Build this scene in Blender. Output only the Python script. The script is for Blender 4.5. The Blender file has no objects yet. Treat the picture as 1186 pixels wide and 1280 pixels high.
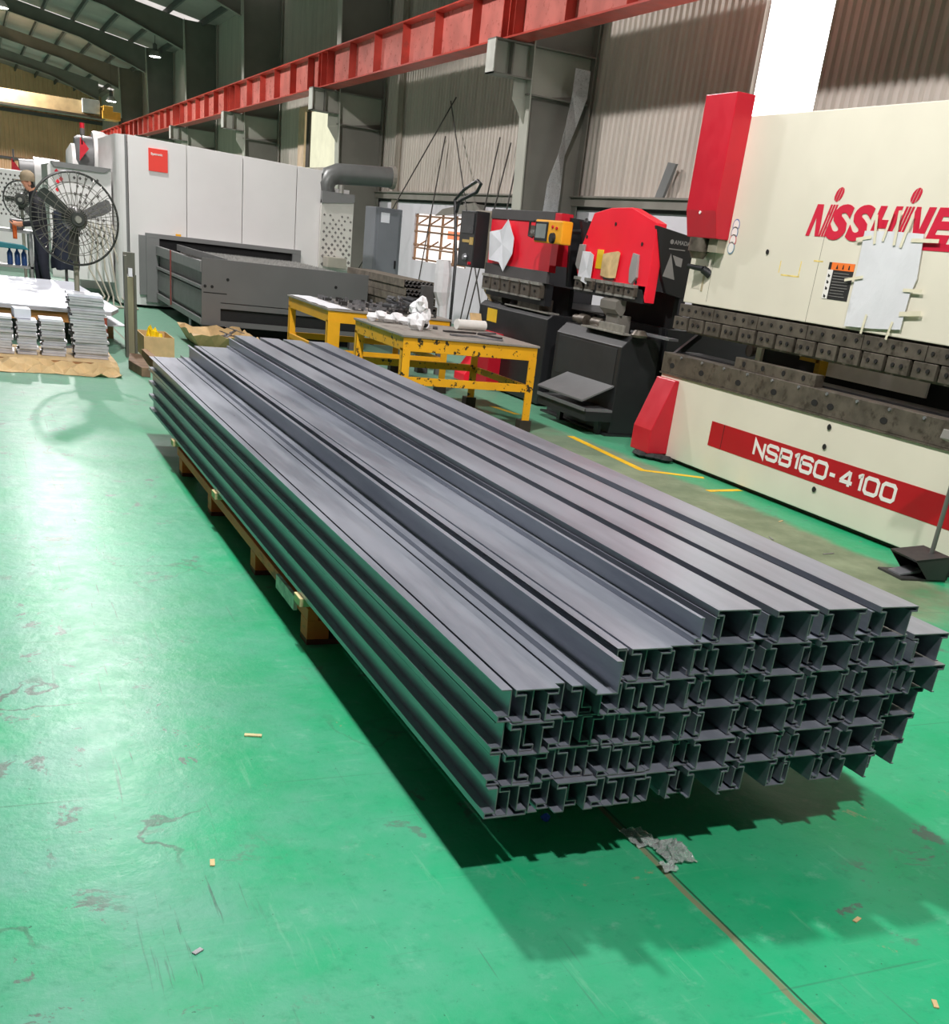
import bpy, bmesh, math, random
from mathutils import Vector, Matrix
random.seed(7)
S = bpy.context.scene
COL = S.collection

# ------------------------------------------------------------------ camera, world, lights, exposure
def set_camera():
    W = 1186.0
    tilt, roll, yaw, f, px, py = 0.4370, -0.12467, 0.45959, 1328.2, 597.9, 932.4
    cy, sy, ct, st = math.cos(yaw), math.sin(yaw), math.cos(tilt), math.sin(tilt)
    fw = Vector((sy*ct, cy*ct, -st)); rt = Vector((cy, -sy, 0)); dn = fw.cross(rt)
    cr, sr = math.cos(roll), math.sin(roll)
    r2 = cr*rt + sr*dn; d2 = -sr*rt + cr*dn
    cam = bpy.data.cameras.new('camera'); ob = bpy.data.objects.new('camera', cam); COL.objects.link(ob)
    m = Matrix((r2, -d2, -fw)).transposed().to_4x4(); m.translation = Vector((0, 0, 1.5))
    ob.matrix_world = m
    cam.sensor_fit = 'HORIZONTAL'; cam.sensor_width = 36.0; cam.lens = f*36.0/W
    cam.shift_x = (593.0-px)/W; cam.shift_y = (py-640.0)/W
    cam.clip_start = 0.05; cam.clip_end = 300
    S.camera = ob
set_camera()
S.view_settings.view_transform = 'Standard'; S.view_settings.look = 'None'
S.view_settings.gamma = 1.0; S.view_settings.use_curve_mapping = False
S.view_settings.exposure = 0.2
w = bpy.data.worlds.new('world'); S.world = w; w.use_nodes = True
bg = w.node_tree.nodes['Background']; bg.inputs[0].default_value = (0.93, 0.97, 1.0, 1); bg.inputs[1].default_value = 0.05

LAMP_Z = 7.3
LAMPS = [(1.15, -1.0, .9), (1.15, 6.0, 1.0), (1.5, 17.8, .85), (1.6, 30.0, .85), (1.7, 40.0, 1.0), (1.7, 49.5, 1.0), (1.7, 63.0, 1.5), (1.7, 74.0, 2.6)]  # last two are added fill that brightens the far wall
LAMP_W = 1800.0
for lx, ly, k in LAMPS:
    l = bpy.data.lights.new('high_bay_and_fill_light', 'SPOT'); l.energy = LAMP_W*k; l.shadow_soft_size = 0.17
    l.spot_size = math.radians(154); l.spot_blend = 0.10
    l.color = (1.0, 0.955, 0.95)
    o = bpy.data.objects.new('high_bay_and_fill_light', l); o.location = (lx, ly, LAMP_Z-0.12); COL.objects.link(o)

# ------------------------------------------------------------------ materials
def lin(r, g, b):
    f = lambda c: (c/255/12.92 if c/255 <= .04045 else ((c/255+.055)/1.055)**2.4)
    return (f(r), f(g), f(b), 1)
class NT:
    def __init__(s, name):
        s.m = bpy.data.materials.new(name); s.m.use_nodes = True; s.t = s.m.node_tree; s.t.nodes.clear()
        s.out = s.n('ShaderNodeOutputMaterial')
    def n(s, kind, inp=None, **kw):
        nd = s.t.nodes.new(kind)
        for k, v in kw.items(): setattr(nd, k, v)
        for k, v in (inp or {}).items():
            if hasattr(v, 'is_output'): s.t.links.new(v, nd.inputs[k])
            else: nd.inputs[k].default_value = v
        return nd
    def link(s, a, b): s.t.links.new(a, b)
    def noise(s, vec, scale, detail=4, rough=.55, dist=0):
        return s.n('ShaderNodeTexNoise', {'Vector': vec, 'Scale': scale, 'Detail': detail, 'Roughness': rough, 'Distortion': dist}).outputs['Fac']
    def ramp(s, fac, lo, hi):
        return s.n('ShaderNodeMapRange', {'Value': fac, 'From Min': lo, 'From Max': hi}, interpolation_type='SMOOTHSTEP').outputs[0]
    def math(s, op, a, b=0.0):
        return s.n('ShaderNodeMath', {0: a, 1: b}, operation=op).outputs[0]
    def mix(s, fac, a, b):
        nd = s.n('ShaderNodeMix', data_type='RGBA')
        for i, v in ((0, fac), (6, a), (7, b)):
            if hasattr(v, 'is_output'): s.link(v, nd.inputs[i])
            else: nd.inputs[i].default_value = v
        return nd.outputs[2]
    def scaled(s, vec, v):
        return s.n('ShaderNodeMapping', {'Vector': vec, 'Scale': v}).outputs[0]
    def bsdf(s, **inp):
        nd = s.n('ShaderNodeBsdfPrincipled', {k.replace('_', ' '): v for k, v in inp.items()})
        s.link(nd.outputs[0], s.out.inputs[0]); return nd
    def pos(s): return s.n('ShaderNodeNewGeometry').outputs['Position']
    def obj(s): return s.n('ShaderNodeTexCoord').outputs['Object']
MATS = {}
def pm(name, rgb, rough=.5, metal=0.0, var=.12, scale=3.0, wear=None, wearlim=(.62, .7), wscale=9.0, spec=.5, bump=0.0, stretch=None):
    """paint / metal with procedural tone variation and optional worn patches"""
    if name in MATS: return MATS[name]
    N = NT(name); v = N.pos()
    if stretch: v = N.scaled(v, stretch)
    c = lin(*rgb); d = tuple(x*(1-var) for x in c[:3])+(1,); e = tuple(min(1, x*(1+var)) for x in c[:3])+(1,)
    col = N.mix(N.ramp(N.noise(v, scale), .3, .7), d, e)
    r = N.math('ADD', N.math('MULTIPLY', N.noise(v, scale*4), .2), rough-.1)
    if wear:
        f = N.ramp(N.noise(v, wscale, 6, .65), *wearlim); col = N.mix(f, col, lin(*wear))
    b = N.bsdf(Base_Color=col, Roughness=r, Metallic=metal)
    b.inputs['Specular IOR Level'].default_value = spec
    if bump:
        bn = N.n('ShaderNodeBump', {'Height': N.noise(v, scale*6, 5), 'Strength': bump, 'Distance': .02}); N.link(bn.outputs[0], b.inputs['Normal'])
    MATS[name] = N.m; return N.m
def emit(name, rgb, strength, var=0.0):
    if name in MATS: return MATS[name]
    N = NT(name); c = lin(*rgb)
    col = N.mix(N.ramp(N.noise(N.pos(), 2.0), .3, .7), c, tuple(x*(1-var) for x in c[:3])+(1,))
    e = N.n('ShaderNodeEmission', {'Color': col, 'Strength': strength}); N.link(e.outputs[0], N.out.inputs[0])
    MATS[name] = N.m; return N.m

def floor_material():
    N = NT('green_epoxy_floor'); p = N.pos()
    sep = N.n('ShaderNodeSeparateXYZ', {0: p}); X, Y = sep.outputs[0], sep.outputs[1]
    big = N.noise(p, .55, 5, .6); mid = N.noise(p, 2.6, 6, .65); fine = N.noise(p, 34, 4, .7)
    leftm = N.n('ShaderNodeMapRange', {'Value': X, 'From Min': 1.5, 'From Max': -.1}).outputs[0]
    col = N.mix(N.ramp(big, .3, .72), lin(2, 148, 90), lin(28, 168, 114))
    col = N.mix(N.math('MULTIPLY', N.ramp(mid, .18, .72), N.math('ADD', .22, N.math('MULTIPLY', leftm, .6))), col, lin(112, 160, 148))  # paler towards the left: floor sheen put into the colour
    mott = N.noise(p, 16, 8, .75)
    col = N.mix(N.math('MULTIPLY', N.ramp(mott, .5, .72), .35), col, lin(30, 118, 84)); col = N.mix(N.math('MULTIPLY', N.ramp(N.noise(p, 9, 8, .75), .55, .72), .3), col, lin(138, 182, 164))
    # long faint scuffs in two directions
    for sc, lim, tone, k in (((26, 2.2, 1), (.60, .70), (150, 195, 170), .16), ((1.6, 22, 1), (.60, .72), (140, 190, 165), .14), ((40, 40, 1), (.66, .72), (70, 90, 80), .5)):
        col = N.mix(N.math('MULTIPLY', N.ramp(N.noise(N.scaled(p, sc), 1.0, 5, .7), *lim), k), col, lin(*tone))
    # bare concrete where the coating has flaked off, mostly left of the stack
    flake = N.math('MULTIPLY', N.ramp(N.noise(p, 5.2, 9, .74, .5), .575, .605), N.ramp(N.math('ADD', N.noise(p, .9, 3), N.math('MULTIPLY', leftm, .14)), .53, .62))
    col = N.mix(N.math('MULTIPLY', flake, .85), col, lin(92, 106, 98))
    tan = N.math('MULTIPLY', N.ramp(N.noise(N.scaled(p, (1, 1, 1)), 4.7, 7, .7, .3), .655, .70), .6)
    col = N.mix(tan, col, lin(150, 140, 108))
    # hairline cracks
    vv = N.n('ShaderNodeVectorMath', {0: p, 1: N.n('ShaderNodeTexNoise', {'Vector': p, 'Scale': 2.2, 'Detail': 5}).outputs['Color']}, operation='ADD').outputs[0]
    vor = N.n('ShaderNodeTexVoronoi', {'Vector': vv, 'Scale': .75}, feature='DISTANCE_TO_EDGE').outputs[0]
    crack = N.math('MULTIPLY', N.math('SUBTRACT', 1.0, N.ramp(vor, .003, .011)), N.ramp(N.noise(p, 1.1, 2), .46, .6))
    col = N.mix(N.math('MULTIPLY', crack, N.math('MULTIPLY', leftm, .9)), col, lin(70, 82, 74))
    # the walkway in front of the presses is worn down to grey
    a = N.math('MULTIPLY', N.n('ShaderNodeMapRange', {'Value': X, 'From Min': 2.5, 'From Max': 3.3}).outputs[0],
               N.n('ShaderNodeMapRange', {'Value': X, 'From Min': 5.25, 'From Max': 4.95}).outputs[0])
    a = N.math('MULTIPLY', a, N.n('ShaderNodeMapRange', {'Value': Y, 'From Min': 3.2, 'From Max': 4.6}).outputs[0])
    a = N.math('MULTIPLY', a, N.n('ShaderNodeMapRange', {'Value': Y, 'From Min': 10.8, 'From Max': 8.6}).outputs[0])
    a = N.ramp(N.math('ADD', a, N.math('MULTIPLY', N.math('SUBTRACT', mid, .5), .9)), .32, .85)
    col = N.mix(N.math('MULTIPLY', a, .85), col, N.mix(N.ramp(N.noise(p, 1.7, 6, .65), .35, .7), lin(112, 110, 88), lin(150, 150, 124)))
    # far floor turns paler and greyer: its sheen is painted in
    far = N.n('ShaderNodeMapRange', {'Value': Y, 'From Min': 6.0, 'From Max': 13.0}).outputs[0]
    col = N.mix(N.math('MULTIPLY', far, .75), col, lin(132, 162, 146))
    # slab joints
    j = N.math('ABSOLUTE', N.math('SUBTRACT', N.math('ADD', X, N.math('MULTIPLY', N.math('SUBTRACT', N.noise(p, 7), .5), .02)), 1.628))
    jm = N.math('SUBTRACT', 1.0, N.ramp(j, .006, .013))
    col = N.mix(N.math('MULTIPLY', jm, .8), col, lin(128, 116, 92))
    j2 = N.math('SUBTRACT', 1.0, N.ramp(N.math('ABSOLUTE', N.math('SUBTRACT', X, 1.642)), .002, .005))
    col = N.mix(N.math('MULTIPLY', j2, .8), col, lin(40, 52, 44))
    ty = N.math('ABSOLUTE', N.math('SUBTRACT', N.math('PINGPONG', N.math('ADD', Y, -2.75+12.43), 1.243/2), 0.0))
    tm = N.math('MULTIPLY', N.math('SUBTRACT', 1.0, N.ramp(ty, .001, .005)), N.ramp(N.noise(p, 1.7, 2), .4, .6))
    col = N.mix(N.math('MULTIPLY', tm, .45), col, lin(60, 100, 82))
    # tyre streaks running up the aisle
    sx = N.math('SUBTRACT', 1.0, N.ramp(N.math('ABSOLUTE', N.math('SUBTRACT', X, .37)), .02, .22))
    st = N.math('MULTIPLY', sx, N.ramp(N.noise(N.scaled(p, (60, 2.2, 1)), 1.0, 4, .7), .60, .68))
    col = N.mix(N.math('MULTIPLY', st, .75), col, lin(66, 86, 78))
    for sc, k2 in (((55, .9, 1), .5), ((1.1, 70, 1), .3)):
        ln = N.math('MULTIPLY', N.ramp(N.noise(N.scaled(p, sc), 1.0, 3, .6), .665, .69), N.ramp(N.noise(p, 1.3, 3), .47, .6))
        col = N.mix(N.math('MULTIPLY', ln, k2), col, lin(70, 104, 90))
    speck = N.ramp(N.noise(p, 60, 2, .5), .72, .76)
    col = N.mix(N.math('MULTIPLY', speck, .6), col, lin(45, 70, 58))
    r = N.math('ADD', .18, N.math('MULTIPLY', N.noise(p, 9.0, 8, .75), .30))
    r = N.math('ADD', r, N.math('MULTIPLY', a, .2)); r = N.math('ADD', r, N.math('MULTIPLY', far, .16))
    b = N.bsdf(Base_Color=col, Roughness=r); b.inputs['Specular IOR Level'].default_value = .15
    bn = N.n('ShaderNodeBump', {'Height': N.noise(p, 11, 6, .7), 'Strength': .12, 'Distance': .02}); N.link(bn.outputs[0], b.inputs['Normal'])
    return N.m

def steel_plate():
    N = NT('mill_steel'); p = N.obj()
    n1 = N.noise(N.scaled(p, (9, 1.1, 9)), 1.0, 5, .6); n2 = N.noise(N.scaled(p, (30, 3.0, 30)), 1.0, 4, .6)
    col = N.mix(N.ramp(n1, .3, .7), lin(130, 136, 148), lin(160, 165, 176))
    col = N.mix(N.math('MULTIPLY', N.ramp(n2, .5, .75), .4), col, lin(166, 170, 178))
    r = N.math('ADD', .20, N.math('MULTIPLY', n1, .22))
    N.bsdf(Base_Color=col, Roughness=r, Metallic=.5)
    return N.m

# ------------------------------------------------------------------ mesh builder and object helpers
LOC = {}
class MB:
    def __init__(s): s.v = []; s.f = []; s.mi = []; s.cur = 0
    def add(s, vs, fs):
        o = len(s.v); s.v += [tuple(x) for x in vs]; s.f += [tuple(i+o for i in f) for f in fs]; s.mi += [s.cur]*len(fs); return s
    def box(s, x0, x1, y0, y1, z0, z1):
        if x0 > x1: x0, x1 = x1, x0
        if y0 > y1: y0, y1 = y1, y0
        if z0 > z1: z0, z1 = z1, z0
        return s.add([(x0,y0,z0),(x1,y0,z0),(x1,y1,z0),(x0,y1,z0),(x0,y0,z1),(x1,y0,z1),(x1,y1,z1),(x0,y1,z1)],
                     [(3,2,1,0),(4,5,6,7),(0,1,5,4),(1,2,6,5),(2,3,7,6),(3,0,4,7)])
    def rbox(s, c, size, rz=0, rx=0, ry=0):
        m = Matrix.Translation(c) @ Matrix.Rotation(rz, 4, 'Z') @ Matrix.Rotation(ry, 4, 'Y') @ Matrix.Rotation(rx, 4, 'X')
        a, b, d = (x/2 for x in size)
        vs = [m @ Vector(q) for q in [(-a,-b,-d),(a,-b,-d),(a,b,-d),(-a,b,-d),(-a,-b,d),(a,-b,d),(a,b,d),(-a,b,d)]]
        return s.add(vs, [(3,2,1,0),(4,5,6,7),(0,1,5,4),(1,2,6,5),(2,3,7,6),(3,0,4,7)])
    def prism(s, pts, axis, a, b):
        n = len(pts)
        f = {'x': lambda p, t: (t, p[0], p[1]), 'y': lambda p, t: (p[0], t, p[1]), 'z': lambda p, t: (p[0], p[1], t)}[axis]
        area = sum(pts[i][0]*pts[(i+1)%n][1]-pts[(i+1)%n][0]*pts[i][1] for i in range(n))
        if (area < 0) != (axis == 'y'): pts = pts[::-1]
        if a > b: a, b = b, a
        vs = [f(p, a) for p in pts]+[f(p, b) for p in pts]
        fs = [tuple(range(n))[::-1], tuple(range(n, 2*n))]+[(i, (i+1)%n, n+(i+1)%n, n+i) for i in range(n)]
        return s.add(vs, fs)
    def tube(s, pts, r, n=8, cap=True, closed=False):
        pts = [Vector(p) for p in pts]; m = len(pts); vs = []; fs = []
        up = None
        for i, p in enumerate(pts):
            if closed: d = pts[(i+1) % m]-pts[i-1]
            else: d = (pts[min(i+1, m-1)]-pts[max(i-1, 0)])
            d.normalize()
            if up is None:
                up = Vector((0, 0, 1)) if abs(d.z) < .9 else Vector((1, 0, 0))
            u = d.cross(up); u.normalize(); v = u.cross(d); up = v.copy()
            rr = r[i] if isinstance(r, (list, tuple)) else r
            for k in range(n):
                t = 2*math.pi*k/n; vs.append(p+rr*(math.cos(t)*u+math.sin(t)*v))
        for i in range(m if closed else m-1):
            a, b = i*n, ((i+1) % m)*n
            fs += [(a+k, b+k, b+(k+1) % n, a+(k+1) % n) for k in range(n)]
        if cap and not closed: fs += [tuple(range(n)), tuple(range((m-1)*n, m*n))[::-1]]
        return s.add(vs, fs)
    def lathe(s, c, prof, n=20, axis='z'):
        vs = []; fs = []; m = len(prof)
        for r, z in prof:
            for k in range(n):
                t = 2*math.pi*k/n; a, b = r*math.cos(t), r*math.sin(t)
                q = {'z': (a, b, z), 'x': (z, a, b), 'y': (b, z, a)}[axis]
                vs.append((c[0]+q[0], c[1]+q[1], c[2]+q[2]))
        for i in range(m-1):
            fs += [(i*n+k, i*n+(k+1) % n, (i+1)*n+(k+1) % n, (i+1)*n+k) for k in range(n)]
        fs += [tuple(range(n))[::-1], tuple(range((m-1)*n, m*n))]
        return s.add(vs, fs)
    def mesh(s, name, off=(0, 0, 0)):
        me = bpy.data.meshes.new(name)
        me.from_pydata([(x-off[0], y-off[1], z-off[2]) for x, y, z in s.v], [], s.f)
        for p, i in zip(me.polygons, s.mi): p.material_index = i
        me.update(); return me
    def build(s, name, mat, parent=None, bevel=0.0, smooth=False, loc=None):
        off = LOC.get(parent.name, (0, 0, 0)) if parent else (loc or (0, 0, 0))
        me = s.mesh(name, off)
        for m in (mat if isinstance(mat, (list, tuple)) else [mat]): me.materials.append(m)
        bm = bmesh.new(); bm.from_mesh(me); bmesh.ops.recalc_face_normals(bm, faces=bm.faces)
        if bevel: bmesh.ops.bevel(bm, geom=[e for e in bm.edges if e.is_manifold and e.calc_face_angle(0) > .5], offset=bevel, segments=2, profile=.6, affect='EDGES')
        bm.to_mesh(me); bm.free()
        o = bpy.data.objects.new(name, me); COL.objects.link(o)
        if parent: o.parent = parent
        elif loc: o.location = loc
        LOC[o.name] = off
        if smooth:
            me.shade_smooth()
            md = o.modifiers.new('split', 'EDGE_SPLIT'); md.split_angle = .7
        return o
def tag(o, label, cat, group=None):
    o['label'] = label; o['category'] = cat
    if group: o['group'] = group
    assert 4 <= len(label.split()) <= 16, label
    return o
def thing(name, label, cat, loc, group=None):
    o = bpy.data.objects.new(name, None); COL.objects.link(o); o.location = loc; LOC[o.name] = tuple(loc); o.empty_display_size = .1
    return tag(o, label, cat, group)
def struct(o): o['kind'] = 'structure'; return o
def stuff(o): o['kind'] = 'stuff'; return o
def dup(root, loc, label, group=None, rz=None):
    r = root.copy(); COL.objects.link(r); r.location = loc; r['label'] = label
    if rz is not None: r.rotation_euler = (0, 0, rz)
    if group: r['group'] = group
    for ch in list(root.children):
        c = ch.copy(); COL.objects.link(c); c.parent = r
        for g in list(ch.children):
            d = g.copy(); COL.objects.link(d); d.parent = c
    return r
ORD = ['zero', 'first', 'second', 'third', 'fourth', 'fifth', 'sixth', 'seventh', 'eighth', 'ninth', 'tenth', 'eleventh', 'twelfth', 'thirteenth', 'fourteenth', 'fifteenth', 'sixteenth', 'seventeenth', 'eighteenth', 'nineteenth', 'twentieth', 'twenty-first', 'twenty-second', 'twenty-third', 'twenty-fourth']
def lettering(txt, mat, parent, origin, xdir, ydir, size, sx=1.0, shear=0.0, bold=0.0, depth=.003, align='LEFT', name='lettering', spacing=1.0):
    cu = bpy.data.curves.new(name, 'FONT'); cu.body = txt; cu.size = size; cu.shear = shear; cu.offset = bold; cu.extrude = depth/2; cu.align_x = align
    cu.space_character = spacing
    cu.resolution_u = 4
    t = bpy.data.objects.new(name+'_tmp', cu); COL.objects.link(t)
    dg = bpy.context.evaluated_depsgraph_get(); dg.update()
    me = bpy.data.meshes.new_from_object(t.evaluated_get(dg)); COL.objects.unlink(t); bpy.data.objects.remove(t)
    xd, yd = Vector(xdir), Vector(ydir); zd = xd.cross(yd); off = Vector(LOC.get(parent.name, (0, 0, 0))); og = Vector(origin)
    for v in me.vertices:
        v.co = og+xd*v.co.x*sx+yd*v.co.y+zd*v.co.z-off
    me.materials.clear(); me.materials.append(mat)
    o = bpy.data.objects.new(name, me); COL.objects.link(o); o.parent = parent; LOC[o.name] = tuple(off); return o

# ------------------------------------------------------------------ the setting
M_FLOOR = floor_material(); M_STEEL = steel_plate()
M_CUT = pm('cut_steel_edge', (128, 124, 126), .55, .5, .15, 20)
M_WALLSHEET = pm('old_wall_sheeting', (204, 195, 184), .6, .0, .08, .8, stretch=(1, 6, .5), wear=(180, 166, 156), wearlim=(.66, .8), wscale=2.0)
M_TANSHEET = pm('tan_sheeting', (226, 182, 140), .6, 0, .12, .5)
M_COLUMN = pm('grey_painted_steel', (124, 121, 113), .6, 0, .10, 1.5)
M_CORBEL = pm('pale_grey_paint', (176, 176, 164), .55, 0, .06, 2)
M_RED = pm('red_girder_paint', (190, 72, 60), .38, 0, .16, 2.5, wear=(150, 70, 60), wearlim=(.6, .75), wscale=3)
M_REDWEB = pm('red_girder_web_sheen', (206, 122, 112), .3, 0, .15, 2.5)  # paler than the flanges: glossy reflections painted into the web colour
M_ROOF = pm('dusty_roof_sheeting', (160, 150, 146), .8, 0, .12, .7)
M_PURLIN = pm('dark_purlin_steel', (96, 92, 90), .7, 0, .1, 1)
M_WHITEWALL = pm('white_painted_wall', (226, 222, 228), .6, 0, .05, 1.2, wear=(170, 172, 174), wearlim=(.66, .8), wscale=1.4)
M_GIRT = pm('grey_girt_steel', (136, 131, 122), .6, 0, .12, 2)
M_SKY = emit('daylit_translucent_panel', (255, 255, 252), 4.5, .08)
M_DAY = emit('daylit_window', (250, 238, 232), 1.5, .15)
M_POSTER = emit('daylit_curtain', (238, 236, 205), 1.0, .12)
M_STRIP = emit('daylit_roof_strip', (238, 232, 226), .9, .2)
WX = 9.0
f = struct(MB().add([(-30, -20, 0), (WX+.2, -20, 0), (WX+.2, 90, 0), (-30, 90, 0)], [(0, 1, 2, 3)]).build('floor', M_FLOOR))

def corrugated(mb, axis, fixed, a0, a1, z0, z1, pitch=.15, depth=.035):
    """trapezoid sheeting; ribs run vertically"""
    prof = [(0, 0), (.3, 0), (.45, 1), (.85, 1)]
    us = []; a = a0
    while a < a1-1e-6:
        for t, h in prof:
            if a+t*pitch < a1: us.append((a+t*pitch, h*depth))
        a += pitch
    us.append((a1, 0))
    vs = []
    for u, h in us:
        for z in (z0, z1):
            vs.append((fixed-h, u, z) if axis == 'x' else (u, fixed-h, z))
    fs = [(2*i, 2*i+2, 2*i+3, 2*i+1) for i in range(len(us)-1)]
    mb.add(vs, fs)
roof_z = lambda x: 7.75+.165*(8.7-x)
ST0, ST1 = 11.57, 12.80        # daylit sheeting strip
W20, W21 = 30.4, 34.5          # upper window
mb = MB()
corrugated(mb, 'x', WX, -2, ST0, 2.36, 7.7); corrugated(mb, 'x', WX, ST1, W20, 2.36, 7.7)
corrugated(mb, 'x', WX, W20, W21, 2.36, 2.95); corrugated(mb, 'x', WX, W20, W21, 4.4, 7.7); corrugated(mb, 'x', WX, W21, 88, 2.36, 7.7)
wall_right = struct(mb.build('wall_right', M_WALLSHEET))
struct(MB().box(WX-.01, WX+.02, ST0, ST1, 2.36, 7.7).build('window_1', M_SKY))
win2 = struct(MB().box(WX-.02, WX+.03, W20, W21, 2.95, 4.4).build('window_2', M_POSTER))
m = MB()
m.box(WX-.12, WX+.06, W21-.7, W21-.02, 2.95, 4.4); m.box(WX-.1, WX+.06, W20, W21, 4.32, 4.46)
m.build('window_frame', pm('pale_window_frame', (218, 190, 160), .6), win2)
m = MB(); m.box(WX-.13, WX-.09, 33.2, 33.55, 2.95, 4.32)
m.build('mullion', pm('dark_mullion', (70, 62, 54), .6), win2)
# lower painted wall, broken by the barred window
L0, L1, LZ0, LZ1 = 21.3, 24.4, 1.06, 1.98
m = MB()
for y0, y1, z0, z1 in ((-2, L0, 0, 2.24), (L0, L1, 0, LZ0), (L0, L1, LZ1, 2.24), (L1, 88, 0, 2.24)): m.box(WX-.06, WX+.04, y0, y1, z0, z1)
struct(m.build('wall_lower', M_WHITEWALL))
win3 = struct(MB().box(WX+.02, WX+.06, L0, L1, LZ0, LZ1).build('window_3', M_DAY))
M_BAR = pm('brown_window_bars', (150, 112, 82), .6)
for y in (21.35, 22.05, 22.8, 23.55, 24.32): MB().box(WX-.04, WX, y, y+.05, LZ0, LZ1).build('bar', M_BAR, win3)
for z in (LZ0+.02, 1.36, 1.62, LZ1-.06): MB().box(WX-.05, WX-.01, L0, L1, z, z+.035).build('bar', M_BAR, win3)
for k, z in enumerate((1.48, 1.92)):   # outward hinged sashes seen edge on
    m = MB()
    for y in (21.5, 22.2, 22.9, 23.6): m.tube([(WX-.05, y, z), (WX-.25, y+.1, z-.16)], .018, 6)
    m.tube([(WX-.25, 21.6, z-.16), (WX-.25, 23.7, z-.16)], .02, 6); m.build('opened_sash', M_BAR, win3)
MB().box(WX-.02, WX, 21.6, 22.5, 1.55, 1.70).build('orange_plate', emit('daylit_orange', (250, 150, 110), 1.0), win3)
m = MB(); m.box(WX-.16, WX-.04, -2, 88, 2.24, 2.36); m.box(WX-.2, WX-.04, -2, 88, 2.36, 2.385)
struct(m.build('trim_1', M_GIRT))
struct(MB().box(WX-.09, WX-.061, -2, 88, 2.19, 2.24).build('trim_2', pm('dark_gap', (60, 60, 58), .7)))
# far wall and roof
m = MB(); corrugated(m, 'y', 88, -22, WX, 0, 11.8, .3, .06)
struct(m.build('wall_far', M_TANSHEET))
m = MB(); m.box(-22, WX, 87.75, 87.9, 3.2, 3.35); m.box(-22, WX, 87.75, 87.9, 6.0, 6.2)
struct(m.build('trim_3', M_PURLIN))
RX0 = -14.0
STRIPS = [4.0, 15.0, 26.0, 37.0, 48.0, 59.0, 70.0, 81.0]; SW = 1.25  # the nearest four are out of view, added for soft top light
m = MB()
edges = [-6.0]
for s in STRIPS: edges += [s-SW/2, s+SW/2]
edges.append(88.0)
th = .05
for i in range(0, len(edges), 2):
    y0, y1 = edges[i], edges[i+1]
    m.add([(RX0, y0, roof_z(RX0)), (WX, y0, roof_z(WX)), (WX, y1, roof_z(WX)), (RX0, y1, roof_z(RX0)),
           (RX0, y0, roof_z(RX0)+th), (WX, y0, roof_z(WX)+th), (WX, y1, roof_z(WX)+th), (RX0, y1, roof_z(RX0)+th)],
          [(3,2,1,0),(4,5,6,7),(0,1,5,4),(1,2,6,5),(2,3,7,6),(3,0,4,7)])
ceiling = struct(m.build('ceiling', M_ROOF))
for s in STRIPS:
    y0, y1 = s-SW/2, s+SW/2
    MB().add([(RX0, y0, roof_z(RX0)+.01), (WX, y0, roof_z(WX)+.01), (WX, y1, roof_z(WX)+.01), (RX0, y1, roof_z(RX0)+.01)], [(0, 1, 2, 3)]).build('skylight_strip', M_STRIP, ceiling)
for x in [8.4, 7.2, 6.0, 4.8, 3.6, 2.4, 1.2, 0, -1.5, -3]:
    z = roof_z(x)
    MB().box(x-.04, x+.04, 20, 88, z-.2, z-.005).build('purlin', M_PURLIN, ceiling)
# columns with corbels, rafters
def column(y, k):
    c = thing('steel_column', f'grey tapered steel column with crane bracket, {ORD[k]} along the right wall from camera', 'column', (8.35, y, 0), 'columns along the right wall')
    xi0, xi1 = 7.97, 7.74            # inner flange leans towards the bay
    web = MB().prism([(xi0, 0), (8.86, 0), (8.86, 7.7), (xi1, 7.7)], 'y', y-.008, y+.008); web.build('web', M_COLUMN, c)
    MB().prism([(xi0-.02, 0), (xi0, 0), (xi1, 7.7), (xi1-.02, 7.7)], 'y', y-.16, y+.16).build('flange', M_CORBEL, c)
    MB().box(8.86, 8.885, y-.16, y+.16, 0, 7.7).build('flange', M_COLUMN, c)
    m = MB(); m.prism([(7.22, 4.24), (8.86, 4.24), (8.86, 3.75), (7.62, 3.55), (7.62, 3.83), (7.22, 3.83)], 'y', y-.01, y+.01)
    m.prism([(7.62, 3.548), (7.87, 3.22), (7.87, 3.588)], 'y', y-.01, y+.01)
    m.build('corbel_web', M_CORBEL, c)
    MB().box(7.2, 7.22, y-.15, y+.15, 3.81, 4.24).build('corbel_end_plate', pm('light_end_plate', (205, 205, 196), .5), c)
    m = MB(); m.box(7.2, 8.86, y-.15, y+.15, 4.24, 4.26); m.box(7.2, 7.84, y-.15, y+.15, 3.81, 3.83); m.box(7.82, 8.86, y-.13, y-.01, 3.62, 3.64)
    m.build('corbel_flange', M_COLUMN, c)
    MB().box(7.5, 7.52, y-.14, y+.14, 3.83, 4.24).build('stiffener', M_COLUMN, c)
    return c
for k, y in enumerate((17, 27, 37, 47, 57, 67), 1): column(y, k)
for k, y in enumerate((27, 37, 47, 57, 67, 77), 1):
    r = thing('roof_rafter', f'grey sloping roof rafter beam, {ORD[k]} one from the camera, under the roof sheets', 'rafter', (0, y, 8), 'rafters under the roof')
    q = lambda x, d: (x, roof_z(x)-.21-d)
    MB().prism([q(7.7, 0), q(RX0, 0), q(RX0, .5), q(5.0, .5), q(7.7, .95)], 'y', y-.01, y+.01).build('web', M_COLUMN, r)
    MB().prism([q(7.7, .95), q(5.0, .5), q(RX0, .5), q(RX0, .52), q(5.0, .52), q(7.7, .98)], 'y', y-.12, y+.12).build('flange', M_COLUMN, r)
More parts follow.
